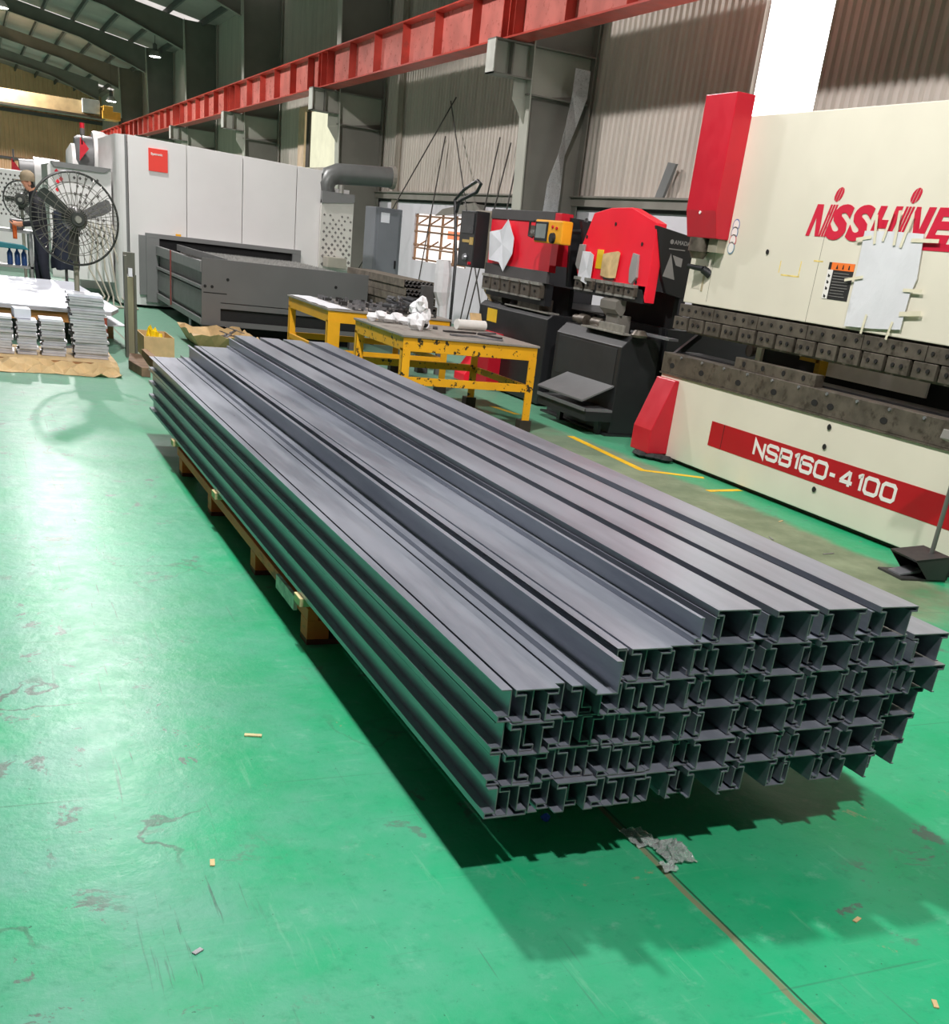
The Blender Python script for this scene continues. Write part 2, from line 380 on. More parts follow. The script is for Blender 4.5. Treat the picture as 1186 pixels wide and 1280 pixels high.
# crane runway girder
g = thing('crane_runway_girder', 'long red crane runway girder with web stiffeners along the right wall', 'girder', (7.55, 3, 4.27))
GZ0, GZ1 = 4.27, 4.95
MB().box(7.54, 7.56, 3, 84, GZ0, GZ1).build('web', M_REDWEB, g)
MB().box(7.38, 7.72, 3, 84, GZ0-.002, GZ0+.022).build('bottom_flange', M_RED, g)
MB().box(7.36, 7.74, 3, 84, GZ1-.02, GZ1+.004).build('top_flange', M_RED, g)
MB().box(7.5, 7.6, 3, 84, GZ1+.004, GZ1+.07).build('crane_rail', pm('dark_rail', (96, 80, 74), .6, .3), g)
sm = MB().box(7.39, 7.54, -.006, .006, GZ0+.02, GZ1-.02).mesh('stiffener', (7.55, 3, 4.27)); sm.materials.append(M_RED)
y = 5.36
while y < 80:
    o = bpy.data.objects.new('stiffener', sm); COL.objects.link(o); o.parent = g; o.location = (0, y, 0); LOC[o.name] = (0, 0, 0)
    y += 1.62
for yc in (17, 27, 37, 47):
    for d in (-.12, .12): MB().box(7.385, 7.54, yc+d-.012, yc+d+.012, GZ0+.02, GZ1-.02).build('splice_plate', M_RED, g)
# far travelling crane
cr = thing('bridge_crane', 'tan overhead crane bridge spanning the bay far away', 'crane', (2, 64, 5.1))
MB().box(-14, 6.1, 63.6, 64.2, 5.12, 5.72).build('bridge_beam', pm('tan_crane_paint', (186, 160, 116), .5), cr)
MB().box(-14, 6.6, 63.3, 64.4, 5.02, 5.12).build('walkway', pm('dark_walkway', (84, 74, 60), .6), cr)
MB().box(5.55, 6.35, 63.2, 63.6, 5.2, 5.8).build('control_cabinet', pm('grey_cabinet', (176, 178, 172), .5), cr, .02)
m = MB(); m.box(6.45, 7.3, 63.0, 64.6, 5.05, 5.4); m.box(6.5, 6.95, 63.0, 64.2, 5.4, 5.62); m.build('end_carriage', pm('crane_yellow', (226, 172, 66), .5), cr, .02)
m = MB()
m.lathe((7.4, 63.4, 5.04), [(.1, -.05), (.1, .05)], 12, 'x'); m.lathe((7.4, 64.3, 5.04), [(.1, -.05), (.1, .05)], 12, 'x'); m.box(7.25, 7.45, 63.3, 64.4, 5.1, 5.2)
m.build('wheel', M_PURLIN, cr)
# high bay lamps
M_LAMP = emit('lamp_lens', (255, 252, 244), 18)
def high_bay(x, y, z, label):
    c = thing('high_bay_lamp', label, 'lamp', (x, y, z), 'high bay lamps')
    MB().lathe((x, y, z), [(.26, 0), (.25, .03), (.13, .2), (.08, .22)], 20).build('shade', pm('lamp_shade_grey', (190, 190, 186), .4, .4), c, smooth=True)
    MB().lathe((x, y, z-.012), [(.22, 0), (.22, .01)], 20).build('lens', M_LAMP, c)
    MB().lathe((x, y, z+.22), [(.09, 0), (.09, .22), (.03, .26)], 14).build('driver_housing', M_PURLIN, c, smooth=True)
    MB().tube([(x, y, z+.46), (x, y, roof_z(x)+.01)], .012, 6).build('hanger_rod', M_PURLIN, c)
high_bay(1.7, 49.5, LAMP_Z, 'bright high bay lamp hanging under the roof at the far left')
high_bay(7.7, 54, 7.1, 'small high bay lamp hanging under the roof over the red girder')
high_bay(6.9, 63.2, 5.85, 'high bay lamp over the yellow end of the far crane')

# ------------------------------------------------------------------ the profile stack
T = .003
def offset_poly(pts, t):
    L, R = [], []
    n = len(pts)
    for i in range(n):
        p = Vector(pts[i]); d0 = (p-Vector(pts[i-1])).normalized() if i else None
        d1 = (Vector(pts[i+1])-p).normalized() if i < n-1 else None
        if d0 is None: d0 = d1
        if d1 is None: d1 = d0
        n0 = Vector((-d0.y, d0.x)); n1 = Vector((-d1.y, d1.x)); b = (n0+n1); b.normalize(); k = t/2/max(.35, b.dot(n0))
        L.append(p+b*k); R.append(p-b*k)
    return L, R
def profile_mesh(name, pts, length):
    L, R = offset_poly(pts, T); n = len(pts); vs = []; fs = []; mi = []
    for y in (0, length):
        vs += [(p.x, y, p.y) for p in L]+[(p.x, y, p.y) for p in R]
    a, b = 0, 2*n
    for i in range(n-1):
        fs += [(a+i, a+i+1, b+i+1, b+i), (a+n+i, b+n+i, b+n+i+1, a+n+i+1)]; mi += [0, 0]
        fs += [(a+i, a+n+i, a+n+i+1, a+i+1), (b+i, b+i+1, b+n+i+1, b+n+i)]; mi += [1, 1]
    for i in (0, n-1):
        fs.append((a+i, b+i, b+n+i, a+n+i)); mi.append(0)
    me = bpy.data.meshes.new(name); me.from_pydata(vs, [], fs); me.materials.append(M_STEEL); me.materials.append(M_CUT)
    for p, k in zip(me.polygons, mi): p.material_index = k
    bm = bmesh.new(); bm.from_mesh(me); bmesh.ops.recalc_face_normals(bm, faces=bm.faces); bm.to_mesh(me); bm.free()
    return me
HP = .083; LIP = .014; LEN = 5.95
def up_pts(w, ws, fl): return [(-ws-fl, 0), (-ws, 0), (-ws, HP-LIP), (-w/2, HP-LIP), (-w/2, HP), (w/2, HP), (w/2, HP-LIP), (ws, HP-LIP), (ws, 0), (ws+fl, 0)]
def down(pts): return [(-x, HP-z) for x, z in pts]
PM = {}
def pmesh(kind, w, ws, fl):
    k = (kind, w, ws, fl)
    if k not in PM:
        p = up_pts(w, ws, fl); PM[k] = profile_mesh('steel_profile', p if kind == 'up' else [(x, z*.79) if w < .07 else (x, z) for x, z in down(p)], LEN)
    return PM[k]
GRP = 'nested steel profiles in the big stack'
def beam(kind, dims, x, y, z, label):
    o = bpy.data.objects.new('steel_profile', pmesh(kind, *dims)); COL.objects.link(o); o.location = (x, y, z)
    return tag(o, label, 'steel profile', GRP)
A, B, BN = (.115, .030, .027), (.132, .046, .010), (.068, .018, .011)
COLS = [(1.170, A, 4), (1.326, A, 4), (1.479, A, 5), (1.585, (.096, .030, .0155), 5), (1.735, B, 6), (1.912, B, 6), (2.080, B, 6), (2.268, B, 6), (2.435, B, 5)]
Z0 = .2; PITCH = .0895
side = {True: 'flat side up', False: 'flat side down'}
for ci, (cx, dim, nl) in enumerate(COLS):
    for L in range(nl):
        z = Z0+L*PITCH; jx = random.uniform(-.002, .002)
        if ci == 0: jx -= (.0, .055, .038, 0)[L]*.35*0
        for upw in (False, True):
            if ci == 3 and not upw: continue
            x = cx+jx+(0 if upw else (-.035 if dim is not B else (COLS[ci-1][0]-cx)/2 if ci > 4 else -.087)); y = 2.09+random.uniform(-.014, .014)+(0 if upw else .012)
            if ci == 8 and L < 3: y += .05
            lab = f'grey steel profile, {side[upw]}, {ORD[L+1]} layer from the floor, {ORD[ci+1]} column from left'
            beam('up' if upw else 'down', BN if (dim is B and not upw) else dim, x, y, z+(.0042 if upw else .0015), lab)
# loose profiles lying over the gaps of the two low columns on the left
zp = profile_mesh('z_profile', [(-.060, .014), (-.060, 0), (0, 0), (0, .082), (-.016, .082)], LEN+.1)
o = bpy.data.objects.new('z_profile', zp); COL.objects.link(o); o.location = (1.357, 2.02, Z0+4*PITCH+.0015)
tag(o, 'single angled steel profile standing on edge on the low left layer of the stack', 'steel profile')
zq = profile_mesh('z_profile', [(-.0, .0), (0, .078), (.030, .078)], LEN)
o = bpy.data.objects.new('z_profile', zq); COL.objects.link(o); o.location = (1.390, 2.10, Z0+4*PITCH+.002)
tag(o, 'narrow steel angle beside the raised middle columns of the stack', 'steel profile')

# ------------------------------------------------------------------ pallet under the stack
M_ORANGE = pm('orange_stained_wood', (250, 98, 34), .6, 0, .2, 6, stretch=(1, .3, 1), wear=(180, 66, 28), wearlim=(.55, .7), wscale=12)
M_PINE = pm('pale_pine', (205, 190, 140), .65, 0, .15, 8)
pal = thing('timber_pallet', 'long orange-stained timber pallet on the green floor under the steel stack', 'pallet', (1.8, 5.4, 0))
for x in (1.10, 1.75, 2.36):
    MB().box(x, x+.045, 3.86, 7.0, .10, .148).build('stringer', M_ORANGE, pal, .003)
    for y in (3.86, 4.78, 5.86, 6.82): MB().box(x, x+.09, y, y+.10, .022, .10).build('block', M_ORANGE, pal, .003)
for y in (3.86, 4.78, 5.86, 6.82):
    MB().box(1.10, 2.45, y, y+.1, 0, .022).build('bottom_board', pm('red_brown_board', (112, 42, 24), .6, 0, .2, 6), pal, .002)
    MB().box(1.12, 2.44, y+.02, y+.08, .148, .164).build('deck_board', M_ORANGE, pal, .002)
MB().box(1.085, 1.10, 4.02, 4.32, .09, .15).build('torn_label', pm('torn_white_label', (200, 196, 184), .7, 0, .3, 20, wear=(120, 110, 100)), pal)
for y, s in ((3.84, 'near'), (5.55, 'middle'), (6.9, 'far')):
    tag(MB().box(1.06, 2.50, y, y+.09, .1645, .1985).build('packing_batten', M_PINE, None, .003, loc=(1.8, y, .1645)), f'pale pine batten poking out between pallet and steel stack, {s} one', 'batten', 'battens on the pallet')

# ------------------------------------------------------------------ large cream press brake
M_CREAM = pm('cream_machine_paint', (224, 218, 200), .42, 0, .04, 1.2, wear=(190, 178, 140), wearlim=(.68, .82), wscale=2.5)
M_NRED = pm('deep_red_paint', (196, 24, 44), .35, 0, .08, 2)
M_STRIPE = pm('red_stripe_paint', (178, 8, 26), .38, 0, .06, 3)
M_DIE = pm('brown_oiled_tool_steel', (104, 96, 86), .42, .45, .25, 9, wear=(70, 62, 54), wearlim=(.5, .7), wscale=14)
M_BLACK = pm('black_machine_paint', (34, 35, 37), .42, 0, .12, 2)
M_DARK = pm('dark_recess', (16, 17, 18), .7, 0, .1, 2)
M_HOLE = pm('dark_hole', (18, 16, 14), .8, 0, .1, 5)
M_PLATE = pm('bare_grey_plate', (150, 152, 156), .35, .6, .08, 3)
M_WHT = pm('white_vinyl', (236, 232, 226), .5, 0, .04, 8)
PX = 5.4
pb = thing('press_brake', 'large cream press brake with a red model stripe and red lettering on its ram', 'press brake', (6.0, 6.1, 0))
MB().prism([(8.30, .035), (8.26, .69), (3.95, .69), (3.95, .035)], 'x', PX, PX+.10).build('bed_panel', M_CREAM, pb, .006)
MB().box(PX+.05, PX+1.6, 4.0, 8.0, 0, .034).build('sole_plate', pm('rusty_sole', (70, 40, 34), .6), pb)
MB().box(PX-.0, PX+.12, 4.0, 8.28, .70, .862).build('bed_rail', M_DIE, pb, .006)
MB().box(PX-.012, PX, 4.0, 8.28, .69, .70).build('rail_lip', M_DIE, pb)
# slots and eyelets in the rail
for y in (8.12, 7.68, 7.17, 6.72, 6.25, 6.08, 5.55, 5.0):
    m = MB(); m.prism([(y+.035*math.cos(t), .765+.022*math.sin(t)) for t in [i*math.pi/6 for i in range(12)]], 'x', PX-.002, PX+.001); m.build('slot', M_HOLE, pb)
for k in range(12):
    y = 8.0-k*.31
    m = MB(); m.lathe((PX-.004, y, .842), [(.011, -.006), (.011, .006)], 8, 'x'); m.build('rail_clip', M_PLATE, pb)
MB().box(PX+.02, PX+.1, 6.32, 7.29, .862, .945).build('die_block', M_DIE, pb, .004)
for y in (7.17, 6.93, 6.68, 6.45): MB().lathe((PX+.019, y, .905), [(.02, -.002), (.02, .003)], 10, 'x').build('die_hole', M_HOLE, pb)
MB().box(PX+.12, PX+.34, 4.0, 8.25, .80, .875).build('rear_rail', M_BLACK, pb)
# C shaped side frames
for y in (8.06, 4.02):
    MB().prism([(PX+.1, 0), (7.3, 0), (7.3, 2.55), (PX+.12, 2.55), (PX+.12, 1.28), (6.25, 1.28), (6.25, .68), (PX+.1, .68)], 'y', y, y+.07).build('side_frame', M_CREAM, pb)
MB().prism([(PX+.06, .86), (PX+.14, .86), (PX+.30, 1.0), (PX+.34, 1.26), (PX+.30, 1.26), (PX+.26, 1.02)], 'y', 8.2, 8.24).build('guide_arm', M_BLACK, pb)
MB().box(6.28, 6.4, 4.1, 8.06, .6, 1.3).build('dark_gap_panel', M_DARK, pb)  # dark back panel, puts shade into the gap below the ram
MB().box(6.18, 6.2, 6.02, 7.2, .875, 1.05).build('back_gauge_sheet', M_WHT, pb)
m = MB(); m.box(6.1, 6.18, 7.12, 7.36, .96, 1.02); m.box(6.1, 6.18, 7.1, 7.16, .86, 1.02); m.build('yellow_stop', pm('tarnished_yellow', (190, 150, 30), .5), pb)
MB().lathe((5.9, 7.75, .97), [(.05, -.02), (.05, .02)], 12, 'x').build('valve_knob', M_DIE, pb)
# ram
MB().prism([(8.13, 1.272), (8.10, 2.60), (3.95, 2.60), (3.95, 1.272)], 'x', PX, PX+.09).build('ram', M_CREAM, pb, .006)
MB().box(PX-.0005, PX, 6.543, 6.547, 1.272, 2.0).build('seam', pm('seam_line', (120, 112, 96), .7), pb)
# upper tool clamps
segs = [8.16, 7.66, 7.08, 6.50, 5.92, 5.34, 4.76, 4.18]
for a, b in zip(segs[:-1], segs[1:]):
    c = MB().box(PX-.004, PX+.08, b+.004, a-.004, 1.162, 1.256).build('clamp_bar', M_DIE, pb, .003)
    for k in range(5): MB().lathe((PX-.006, a-(k+.5)*(a-b)/5, 1.215), [(.013, -.006), (.013, .002)], 8, 'x').build('bolt', M_HOLE, c)
n = 0; y = 8.20
while y > 4.2:
    c = MB().box(PX-.012, PX+.07, y-.200, y, 1.058, 1.156).build('tool_clamp', M_DIE, pb, .004)
    for d in (.062, .138): MB().lathe((PX-.015, y-d, 1.11), [(.014, -.006), (.014, .003)], 8, 'x').build('bolt', M_HOLE, c)
    y -= .232
MB().box(PX+.07, PX+.09, 4.1, 8.1, 1.04, 1.27).build('tool_holder', M_DIE, pb)
# red stripe and lettering
MB().box(PX-.002, PX, 3.95, 7.40, .243, .435).build('stripe', M_STRIPE, pb)
MB().box(PX-.003, PX-.002, 7.22, 7.226, .243, .435).build('stripe_joint', M_HOLE, pb)
YD, ZD = (0, -1, 0), (0, 0, 1)
C_ = .18
GLYPH = {'N': [[(0, 0), (0, 1), (1, 0), (1, 1)]],
 'S': [[(1, .78), (1, .9), (.88, 1), (.14, 1), (0, .88), (0, .64), (.12, .53), (.88, .47), (1, .36), (1, .12), (.86, 0), (.12, 0), (0, .1), (0, .22)]],
 'B': [[(0, 0), (0, 1), (.86, 1), (.98, .9), (.98, .63), (.86, .52), (0, .52)], [(.86, .52), (1, .4), (1, .12), (.88, 0), (0, 0)]],
 '1': [[(0, .84), (.25, 1), (.3, 1), (.3, 0)]],
 '6': [[(1, .8), (1, .88), (.86, 1), (.14, 1), (0, .86), (0, .14), (.14, 0), (.86, 0), (1, .14), (1, .44), (.86, .56), (0, .56)]],
 '0': [[(.5, 1), (.16, 1), (0, .84), (0, .16), (.16, 0), (.84, 0), (1, .16), (1, .84), (.84, 1), (.5, 1)]],
 '4': [[(.76, 1), (.76, 0)], [(1.04, .26), (0, .26)], [(.03, .27), (.70, .97)]], '-': [[(0, .42), (.8, .42)]]}
def ribbon(m, pts, t, f, d=0.0):
    L, R2 = offset_poly(pts, t)
    for i in range(len(pts)-1):
        q = [f(p) for p in (L[i], L[i+1], R2[i+1], R2[i])]
        m.add([(PX-.004-d, a, b) for a, b in q]+[(PX-.0022, a, b) for a, b in q], [(0,1,2,3),(7,6,5,4),(0,4,5,1),(1,5,6,2),(2,6,7,3),(3,7,4,0)])
cur = 6.795; GH = .100
for ch in 'NSB160-4100':
    gw = {'1': .035, '-': .068}.get(ch, .118); m = MB()
    for pi, pl in enumerate(GLYPH[ch]):
        ribbon(m, [(p[0]*gw/(.3 if ch == '1' else 1), p[1]*GH) for p in pl], .0255, lambda p: (cur-p.x, .293+p.y), .0004*pi)
    m.build('letter', M_WHT, pb); cur -= gw*(1.1 if ch == '4' else 1)+.042
KL = .915
M_LOGO = pm('red_logo_paint', (205, 32, 60), .4, 0, .06, 4)
def logo_poly(pts, y0, name='lettering'):
    m = MB(); m.prism([(y0-KL*(p[0]+.34*p[1]), 1.825+p[1]) for p in pts], 'x', PX-.003, PX-.0005); return m
hc = .2; SHR = .34
LY = 6.75
logo_poly([(0, 0), (0, hc), (.072, hc), (.136, .05), (.15, 0), (.109, 0), (.045, .12), (.042, 0)], LY).build('letter_n', M_LOGO, pb)
def letter_i(y0):
    m = MB()
    for k in range(3):
        x = k*.03; m.prism([(y0-KL*x, 1.825), (y0-KL*(x+SHR*hc), 1.825+hc), (y0-KL*(x+.02+SHR*hc), 1.825+hc), (y0-KL*(x+.02), 1.825)], 'x', PX-.003, PX-.0005)
    stuff(m.build('letter_i_stem', M_LOGO, pb))
    m = MB(); cy, cz, r = y0-.122, 1.825+hc+.062, .04
    for u0, u1 in ((-.95, -.42), (-.26, .26), (.42, .95)):
        us = [u0+(u1-u0)*i/4 for i in range(5)]
        pts = [(u, math.sqrt(1-u*u)) for u in us]+[(u, -math.sqrt(1-u*u)) for u in us[::-1]]
        m.prism([(cy-(u*r+SHR*v*r*1.1), cz+v*r*1.1) for u, v in pts], 'x', PX-.003, PX-.0005)
    stuff(m.build('letter_i_dot', M_LOGO, pb))
letter_i(LY-KL*.152)
for y0 in (LY-KL*.232, LY-KL*.452): lettering('S', M_LOGO, pb, (PX-.003, y0, 1.825), YD, ZD, .275, 1.35, SHR/1.35, .014, .003, name='letter_s')
logo_poly([(0, 0), (0, hc), (.066, hc), (.066, .12), (.155, .12), (.155, hc), (.22, hc), (.22, 0), (.155, 0), (.155, .07), (.066, .07), (.066, 0)], LY-KL*.685).build('letter_h', M_LOGO, pb)
letter_i(LY-KL*.935)
logo_poly([(.085, hc), (.125, hc), (.20, .07), (.20, hc), (.265, hc), (.265, 0), (.185, 0), (.085, .17)], LY-KL*.95).build('letter_n', M_LOGO, pb)
logo_poly([(0, 0), (0, hc), (.2, hc), (.2, .15), (.066, .15), (.066, .125), (.18, .125), (.18, .078), (.066, .078), (.066, .05), (.2, .05), (.2, 0)], LY-KL*1.245).build('letter_e', M_LOGO, pb)
MB().box(PX-.0025, PX-.0005, 4.6, LY-KL*1.235, 1.785, 1.826).build('logo_underline', M_LOGO, pb)
# warning label, stickers, chalk, taped sheet
wl = MB().box(PX-.002, PX, 6.17, 6.43, 1.44, 1.672).build('warning_label', pm('black_label', (38, 36, 36), .5), pb)
MB().box(PX-.003, PX-.002, 6.17, 6.40, 1.625, 1.672).build('orange_band', pm('orange_label', (242, 120, 44), .5), wl)
MB().box(PX-.003, PX-.002, 6.375, 6.43, 1.44, 1.625).build('white_column', M_WHT, wl)
m = MB(); m.prism([(6.352, 1.632), (6.328, 1.632), (6.340, 1.662)], 'x', PX-.004, PX-.003)
for y in (6.28, 6.22): m.prism([(y+.008, 1.633), (y-.008, 1.633), (y-.004, 1.66), (y+.004, 1.66)], 'x', PX-.004, PX-.003)
for z in (1.60, 1.56, 1.52, 1.47): m.prism([(6.415, z), (6.392, z-.012), (6.398, z-.024), (6.414, z-.02)], 'x', PX-.004, PX-.003)
stuff(m.build('warning_symbols', M_HOLE, wl))
m = MB()
for k in range(9): m.box(PX-.004, PX-.003, 6.19+random.uniform(0, .03), 6.36, 1.605-k*.018, 1.608-k*.018)
stuff(m.build('small_print', pm('label_print', (150, 148, 142), .6), wl))
for k, (y, z, c) in enumerate(((7.592, 1.865, (80, 110, 170)), (7.594, 1.812, (90, 120, 160)), (7.596, 1.758, (200, 70, 80)), (7.60, 1.705, (120, 150, 170)))):
    MB().lathe((PX-.0012-.001*k, y, z), [(.044, -.0005), (.044, .0005)], 20, 'x').build('round_sticker', pm('sticker_rim_%d' % k, c, .5), pb)
    MB().lathe((PX-.0022-.001*k, y, z), [(.036, -.0005), (.036, .0005)], 20, 'x').build('sticker_centre', M_WHT, pb)
M_CHALK = pm('yellow_chalk', (232, 208, 120), .7, 0, .2, 20)
for y0, y1, z0, z1 in ((6.93, 6.72, 1.553, 1.563), (6.60, 6.50, 1.665, 1.675), (6.735, 6.725, 1.56, 1.66), (6.965, 6.955, 1.57, 1.65)): MB().box(PX-.001, PX-.0003, y1, y0, z0, z1).build('chalk_mark', M_CHALK, pb)
MB().lathe((PX-.003, 7.135, 1.70), [(.018, -.004), (.012, .004)], 8, 'x').build('sight_hole', M_HOLE, pb)
for z in (.635, .50, .20): MB().lathe((PX-.003, 6.035, z), [(.021, -.004), (.014, .004)], 10, 'x').build('bed_hole', M_HOLE, pb)
# lever and scale at the far end
lv = MB().tube([(PX-.05, 7.86, 1.535), (PX+.01, 7.83, 1.50)], [.03, .035], 10).build('lever_boss', M_BLACK, pb, smooth=True)
MB().tube([(PX-.045, 7.86, 1.535), (PX-.10, 8.0, 1.545)], [.022, .018], 10).build('lever_handle', M_BLACK, lv, smooth=True)
MB().box(PX-.003, PX, 7.885, 7.91, 1.37, 1.49).build('lever_slot', pm('tan_slot', (168, 156, 126), .6), pb)
MB().box(PX-.002, PX, 7.93, 8.03, 1.385, 1.43).build('scale_plate', pm('scale_plate', (205, 198, 180), .5), pb)
MB().box(PX-.001, PX, 7.80, 7.803, 1.30, 1.66).build('seam', MATS['seam_line'], pb)
# red covers
MB().prism([(PX-.001, 2.735), (PX-.165, 2.735), (PX-.165, 1.945), (PX-.115, 1.755), (PX-.001, 1.755)], 'y', 7.66, 8.07).build('cylinder_cover', M_NRED, pb, .006)
MB().lathe((PX-.165, 7.87, 1.93), [(.012, -.003), (.012, .003)], 8, 'x').build('cover_screw', M_WHT, pb)
m = MB(); m.lathe((PX-.08, 7.92, 1.755), [(.085, -.10), (.085, 0)], 18); m.lathe((PX-.08, 7.92, 1.655), [(.05, -.05), (.075, 0)], 18); m.build('cylinder_rod', M_DIE, pb, smooth=True)
MB().box(PX-.08, PX, 7.68, 7.80, 1.66, 1.755).build('bracket', pm('grey_bracket', (150, 144, 126), .5), pb)
MB().prism([(PX-.001, .66), (PX-.04, .66), (PX-.195, .245), (PX-.195, .05), (PX-.001, .05)], 'y', 7.965, 8.26).build('foot_cover', M_NRED, pb, .008)
rag = MB()
for k in range(7):
    a = k*.9; rag.lathe((PX-.13+.06*math.cos(a), 7.86+.06*k, .028), [(.03, -.027), (.07, 0), (.045, .024), (.01, .028)], 7)
tag(rag.build('black_rag', pm('black_cloth', (40, 42, 42), .8, 0, .4, 14, bump=.4), None, loc=(PX-.2, 7.75, 0)), 'crumpled black plastic rag under the red foot cover of the cream press', 'rag')

# foot switch with pole and small box
fs = thing('foot_switch', 'black hooded foot pedal switch on the floor by the cream press', 'foot switch', (5.08, 4.66, 0))
fx, fy = 5.09, 4.64
R = Matrix.Rotation(math.radians(-8), 4, 'Z')
def fpt(x, y, z): v = R @ Vector((x, y, 0)); return (fx+v.x, fy+v.y, z)
def fprism(poly, a, b):   # poly in (x,z), extruded along y
    m = MB(); n = len(poly); vs = [fpt(p[0], a, p[1]) for p in poly]+[fpt(p[0], b, p[1]) for p in poly]
    return m.add(vs, [tuple(range(n)), tuple(range(n, 2*n))[::-1]]+[(i, n+i, n+(i+1) % n, (i+1) % n) for i in range(n)])
M_PED = pm('charcoal_plastic', (52, 53, 52), .5, 0, .1, 5)
m = MB(); m.v += fprism([(-.19, 0), (.12, 0), (.12, .012), (-.19, .012)], -.12, .12).v; m.f += fprism([(0,0),(1,0),(1,1),(0,1)], 0, 1).f; m.mi = [0]*6
m.build('base_plate', M_PED, fs)
fprism([(-.13, .125), (.10, .155), (.13, .11), (.12, .012), (.105, .012), (.115, .105), (.09, .14), (-.12, .112)], -.13, .13).build('hood', M_PED, fs)
for a in (-.13, .122): fprism([(-.13, .122), (.10, .152), (.13, .108), (.12, .012), (-.02, .012)], a, a+.008).build('hood_side', M_PED, fs)
fprism([(-.16, .02), (-.02, .05), (-.02, .035), (-.16, .012)], -.06, .06).build('pedal', M_PLATE, fs)
MB().tube([fpt(.05, -.02, .14), fpt(.02, -.05, .79)], .014, 10).build('pole', pm('grey_pole', (120, 120, 116), .45, .4), fs, smooth=True)
bx = MB().rbox(fpt(.0, -.06, .815), (.15, .2, .055), .1, 0, .25).build('switch_box', pm('grey_switch_box', (128, 126, 120), .5), fs, .006)
MB().rbox(fpt(.0, -.09, .846), (.06, .07, .006), .1, 0, .25).build('yellow_label', pm('yellow_label', (240, 205, 30), .5), bx)
tag(MB().tube([fpt(.12, .0, .02), fpt(.30, -.05, .013), fpt(.5, -.3, .013), fpt(.4, -.8, .013)], .012, 8).build('pedal_cable', M_BLACK, None, smooth=True, loc=fpt(.3, -.3, 0)), 'black cable running along the floor from the foot pedal', 'cable')

# ------------------------------------------------------------------ two small red and black press brakes
M_ARED = pm('bright_red_paint', (250, 34, 56), .35, 0, .05, 2)
M_TRAY = pm('grey_tray', (118, 119, 120), .4, .2, .06, 3)
M_CLAMPTOP = pm('worn_bright_steel', (170, 168, 160), .35, .5, .15, 20)
M_PAPER = pm('white_paper', (232, 234, 240), .7, 0, .04, 5)
M_GREYPAD = pm('grey_pad', (150, 148, 146), .5, 0, .06, 5)
def clamps(parent, x, ys, z0, z1, slope=0.0):
    for k, (a, b) in enumerate(ys):
        dz = slope*k
        c = MB().box(x-.03, x+.05, b, a, z0+dz, z1+dz).build('tool_clamp', M_DIE, parent, .005)
        MB().box(x-.045, x+.02, b+.004, a-.004, z1+dz-.005, z1+dz+.022).build('clamp_cap', M_CLAMPTOP, c)
        MB().box(x-.036, x+.0, b+.008, a-.008, z0+dz-.018, z0+dz).build('clamp_foot', M_CLAMPTOP, c)
        MB().lathe((x-.034, (a+b)/2, (z0+z1)/2+dz), [(.014, -.008), (.014, .004)], 8, 'x').build('bolt', M_HOLE, c)
# nearer one with the arched red cover
AX = 5.45
a2 = thing('press_brake', 'small black press brake with an arched red cover, next to the cream press', 'press brake', (6.0, 9.7, 0))
MB().prism([(AX, .02), (AX+.42, .02), (AX+.42, .90), (AX+.10, .90), (AX, .80)], 'y', 9.07, 10.40).build('bed', M_BLACK, a2, .008)
MB().box(AX-.004, AX, 9.14, 10.33, .42, .78).build('bed_door', pm('charcoal_door', (44, 46, 48), .45), a2, .003)
MB().prism([(AX, .455), (AX-.32, .31), (AX-.32, .295), (AX, .44)], 'y', 9.10, 10.05).build('tray', M_TRAY, a2)
m = MB(); m.box(AX-.30, AX, 9.06, 10.06, .215, .235); m.box(AX-.31, AX-.29, 9.06, 10.06, .215, .245); m.build('foot_bar', M_TRAY, a2)
m = MB(); m.box(AX-.29, AX, 9.05, 10.07, .13, .215); m.build('foot_housing', M_BLACK, a2)
MB().box(AX-.1, AX-.06, 9.9, 9.97, 0, .16).build('foot_post', M_BLACK, a2); MB().box(AX-.1, AX-.06, 9.12, 9.19, 0, .16).build('foot_post', M_BLACK, a2)
MB().box(AX-.06, AX+.5, 9.04, 10.43, 0, .02).build('sole_plate', M_BLACK, a2)
MB().box(AX+.42, AX+1.9, 9.10, 10.36, .02, 1.0).build('rear_body', M_BLACK, a2)
for y in (9.0, 10.42):
    MB().prism([(AX+.12, 1.84), (AX+.56, 1.78), (AX+1.5, 1.78), (AX+1.5, .3), (AX+.5, .3), (AX+.42, 1.0), (AX+.9, 1.0), (AX+.9, 1.25), (AX+.50, 1.27), (AX+.33, 1.30), (AX+.26, 1.42)], 'y', y, y+.05).build('side_frame', M_BLACK, a2, .004)
MB().prism([(5.76, 1.63), (5.71, 1.44), (5.84, 1.42)], 'y', 8.997, 9.0).build('emblem', M_GREYPAD, a2)
MB().prism([(5.78, 1.62), (5.89, 1.60), (5.89, 1.53), (5.83, 1.54)], 'y', 8.997, 9.0).build('emblem', M_GREYPAD, a2)
MB().box(5.73, 5.90, 8.997, 9.0, 1.665, 1.673).build('side_line', M_GREYPAD, a2)
m = MB(); m.lathe((5.748, 8.998, 1.727), [(.02, -.001), (.02, .001)], 8, 'y'); m.build('side_logo', M_GREYPAD, a2)
lettering('AMADA', M_GREYPAD, a2, (5.775, 8.998, 1.71), (1, 0, 0), (0, 0, 1), .048, 1.0, 0, .001, .002)
RXF = 5.58
MB().prism([(10.36, 1.335), (10.45, 1.46), (10.20, 1.915), (9.88, 1.965), (9.50, 1.975), (9.02, 1.86), (9.02, 1.20), (9.10, 1.30)], 'x', RXF, RXF+.10).build('ram_cover', M_ARED, a2, .006)
